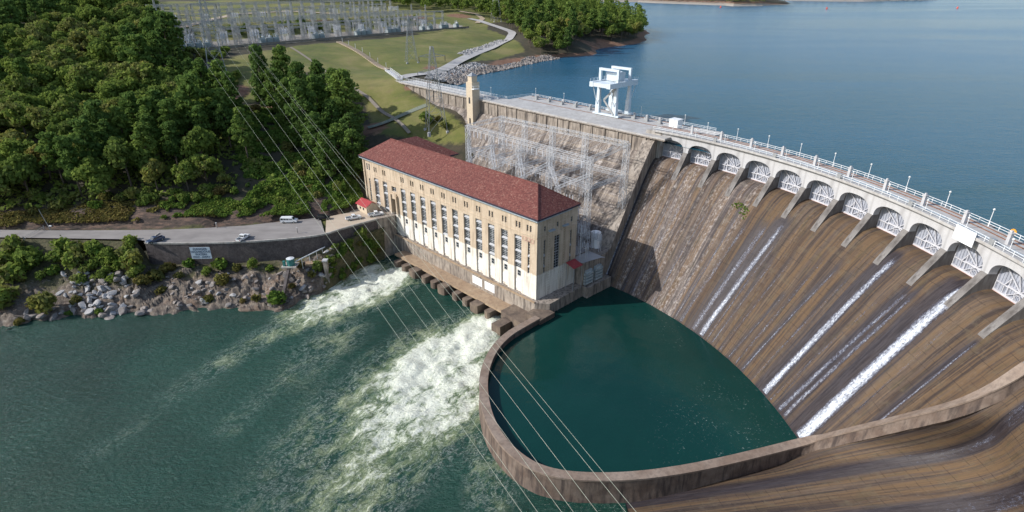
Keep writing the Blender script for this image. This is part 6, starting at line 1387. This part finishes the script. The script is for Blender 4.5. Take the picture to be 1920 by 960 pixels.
floor_cover('undergrowth', nearf, 42000, .7, 1.5, 3.2, 'leaf', 'low green growth over the forest floor', 51)
floor_cover('undergrowth', [G(*q) for q in ((300, 384), (300, 410), (430, 409), (560, 404), (650, 392), (682, 376), (672, 345), (640, 330), (560, 340), (480, 352), (425, 374))], 24000, .35, .8, 1.6, 'leaf_vine', 'vines and weeds on the slope above the road', 52)
floor_cover('undergrowth', [G(*q) for q in ((440, 205), (495, 205), (660, 340), (640, 362), (520, 356), (450, 350), (440, 280))], 22000, .45, 1.0, 2.6, 'leaf_vine', 'rough green growth in the power line strip', 53)
floor_cover('undergrowth', [G(*q) for q in ((-60, 404), (-60, 428), (100, 420), (250, 415), (420, 408), (425, 380), (300, 376), (180, 382), (60, 398))], 7000, .4, .9, 1.0, 'leaf_olive', 'weeds on the broken road cut', 54)
# ---- shrubs
def shrub_mesh(seed, r, h, n, mat, s=(.3, .6)):
    g = np.random.default_rng(seed); lob = []
    for i in range(7): a = g.uniform(0, 6.3); k = g.uniform(0, .6) * r; q = g.uniform(.35, .6) * r; lob.append((math.cos(a) * k, math.sin(a) * k, h * g.uniform(.3, .7), q, q, h * .4))
    v, t = leaf_cloud(lob, n, *s, g, .35); v[:, 2] = np.maximum(v[:, 2], -.2); return cloud_mesh('shrub', v, t, mat)
SH = {'v': [shrub_mesh(400 + i, 2.0, 2.2, 420, 'leaf_vine') for i in range(3)], 'o': [shrub_mesh(410 + i, 1.8, 2.0, 320, 'leaf_olive') for i in range(3)], 'd': [shrub_mesh(420 + i, 2.3, 2.8, 460, 'leaf') for i in range(3)]}
def shrub(k, p, s, label, group): o = inst('shrub', tr_.choice(SH[k])); o.location = p; o.rotation_euler.z = tr_.uniform(0, 6.3); o.scale = (s, s, s * tr_.uniform(.8, 1.2)); return tag(o, label, 'shrub', group)
r3 = random.Random(31)
for i in range(44):                                     # left part of the bank, thick with bushes
    u = r3.uniform(-60, 268); t = r3.uniform(.06, .52) if u > 70 else r3.uniform(.06, .8)
    shrub(r3.choice('ddddvvo'), BK(u, t), r3.uniform(.8, 1.9), 'bush on the overgrown river bank left of the stone wall', 'bushes left of the stone wall')
for u, v_, s, k in ((30, .45, 2.6, 'd'), (55, .3, 2.2, 'd'), (10, .75, 2.8, 'd'), (85, .93, 2.0, 'd'), (25, .12, 1.8, 'd'), (180, .15, 1.7, 'v'), (200, .2, 1.6, 'v'), (245, .2, 1.8, 'v')): shrub(k, BK(u, v_), s, 'bush on the overgrown river bank left of the stone wall', 'bushes left of the stone wall')
for u, t, s, k in ((245, .38, 1.7, 'o'), (290, .35, 1.9, 'o'), (300, .55, 1.3, 'o'), (268, .55, 1.6, 'o'), (412, .15, 1.9, 'v'), (415, .48, 1.7, 'o'), (390, .8, 1.2, 'o'), (470, .2, 1.0, 'd'), (480, .82, 1.1, 'o'), (455, .85, .8, 'o'), (522, .86, 2.0, 'v'), (145, .82, 1.2, 'o'), (190, .92, .8, 'v'), (350, .12, 1.3, 'v'), (330, .3, 1.0, 'o'), (380, .25, 1.0, 'd'), (440, .2, 1.1, 'o'), (500, .18, 1.0, 'v'), (560, .3, 1.1, 'o'), (585, .6, 1.0, 'o'), (600, .5, 1.3, 'd'), (548, .65, .8, 'o'), (130, .95, .8, 'v'), (35, .97, 1.1, 'o'), (310, .2, 1.4, 'o')):
    shrub(k, BK(u, t) - Vector((0, 0, .2)), s, 'small bush among the rocks of the river bank', 'bushes among the bank rocks')
for i in range(44):                                     # vines over the slope by the outflow
    u = r3.uniform(612, 716); t = r3.uniform(.36, .97); shrub(r3.choice('vvvvvdo'), BK(u, t) - Vector((0, 0, .5)), r3.uniform(.7, 1.15), 'leafy vine clump on the steep bank beside the white outflow', 'vine clumps beside the outflow')
for i in range(70):                                    # green edge above the road cut
    u = r3.uniform(20, 672); v = lerp_tab(u, [(0, 398), (200, 382), (420, 372), (560, 362), (672, 358)]) + r3.uniform(-16, 10) + (r3.uniform(-12, 14) if u > 430 else 0); p = G(u, v)
    shrub(r3.choice('vvvod') if u > 400 else r3.choice('ddov'), p, r3.uniform(.7, 1.5), 'bush on the green edge above the road cut', 'bushes above the road cut')
for i in range(30):                                     # scrub in the power line corridor
    f = r3.random(); u = 455 + 145 * f + r3.uniform(-22, 22); v = 205 + 150 * f + r3.uniform(-10, 10); shrub(r3.choice('vvood'), G(u, v), r3.uniform(.8, 1.7), 'bush in the cleared strip under the power lines', 'bushes under the power lines')
for i in range(16):
    u = r3.uniform(340, 425); v = r3.uniform(98, 116); shrub('d', G(u, v), r3.uniform(1., 1.8), 'dark bush below the front edge of the substation', 'bushes below the substation')
for i in range(16):
    u = r3.uniform(405, 445); v = r3.uniform(148, 162); shrub('d', G(u, v), r3.uniform(.8, 1.5), 'dark bush at the foot of the tall pylon', 'bushes at the pylon foot')
for i in range(34):
    a = r3.uniform(20, 240); q = YD(a, 0, r3.uniform(40, 50)); shrub(r3.choice('vd'), (q.x, q.y, float(TZ(q.x, q.y)[0])), r3.uniform(1., 2.0), 'bush on the bank between the two substation terraces', 'bushes of the substation bank')
mp_ = []
for k in range(60):
    f = tr_.random(); th_ = R(31.9 - 2.9 * f + tr_.uniform(-.12, .12)); r_q = 133.8 - 1.4 * f * f + tr_.uniform(-.5, .5) * (1 + f); sz = tr_.uniform(.14, .34); mp_.append((*C3(th_, r_q, spz(r_q)), sz, sz, .2))
v_, t_ = leaf_cloud(mp_, 700, .15, .32, np.random.default_rng(77), .5); tag(inst('weed_patch', cloud_mesh('weed_patch', v_, t_, 'leaf_vine')), 'bright green weed patch growing on the spillway face below the gates', 'weeds')
for u, v, s, k in ((795, 225, 1.6, 'd'), (808, 232, 1.3, 'd'), (822, 226, 1.2, 'o'), (848, 284, 1.1, 'v'), (835, 240, 1.1, 'd')): shrub(k, G(u, v) if v < 270 else Vector(P(72, -30.5, -20)), s, 'dark bush on the lawn corner under the dam face', 'bushes under the dam face')
# ================================================================== camera and light
cam = bpy.data.cameras.new('camera'); co = bpy.data.objects.new('camera', cam); COL.objects.link(co)
co.location = (0, 0, HC); co.rotation_euler = (math.pi / 2 - TH, 0, 0); cam.sensor_width = 36; cam.lens = F / 1920 * 36; cam.clip_start = .5; cam.clip_end = 20000
SC.camera = co
EL, AZ = 33., 262.
sd = Vector((math.sin(R(AZ)) * math.cos(R(EL)), math.cos(R(AZ)) * math.cos(R(EL)), math.sin(R(EL))))
sl = bpy.data.lights.new('sun', 'SUN'); so = bpy.data.objects.new('sun', sl); COL.objects.link(so); so.location = sd * 200
so.rotation_euler = (-sd).to_track_quat('-Z', 'Y').to_euler(); sl.energy = 4.2; sl.angle = R(.53); sl.color = (1, .97, .92)
w = bpy.data.worlds.new('World'); SC.world = w; w.use_nodes = True; nt = w.node_tree
sk = nt.nodes.new('ShaderNodeTexSky'); sk.sky_type = 'NISHITA'; sk.sun_disc = False; sk.sun_elevation = R(EL); sk.sun_rotation = R(AZ); sk.air_density = 1.1; sk.dust_density = 1.2; sk.ozone_density = 1.2
nt.links.new(sk.outputs[0], nt.nodes['Background'].inputs[0]); nt.nodes['Background'].inputs[1].default_value = .15
vs = SC.view_settings; vs.view_transform = 'Standard'; vs.look = 'None'; vs.gamma = 1; vs.use_curve_mapping = False; vs.exposure = .15
SC.cycles.max_bounces = 6; SC.cycles.diffuse_bounces = 3; SC.cycles.glossy_bounces = 3; SC.cycles.transparent_max_bounces = 12; SC.cycles.caustics_reflective = False; SC.cycles.caustics_refractive = False
SC.cycles.use_denoising = True
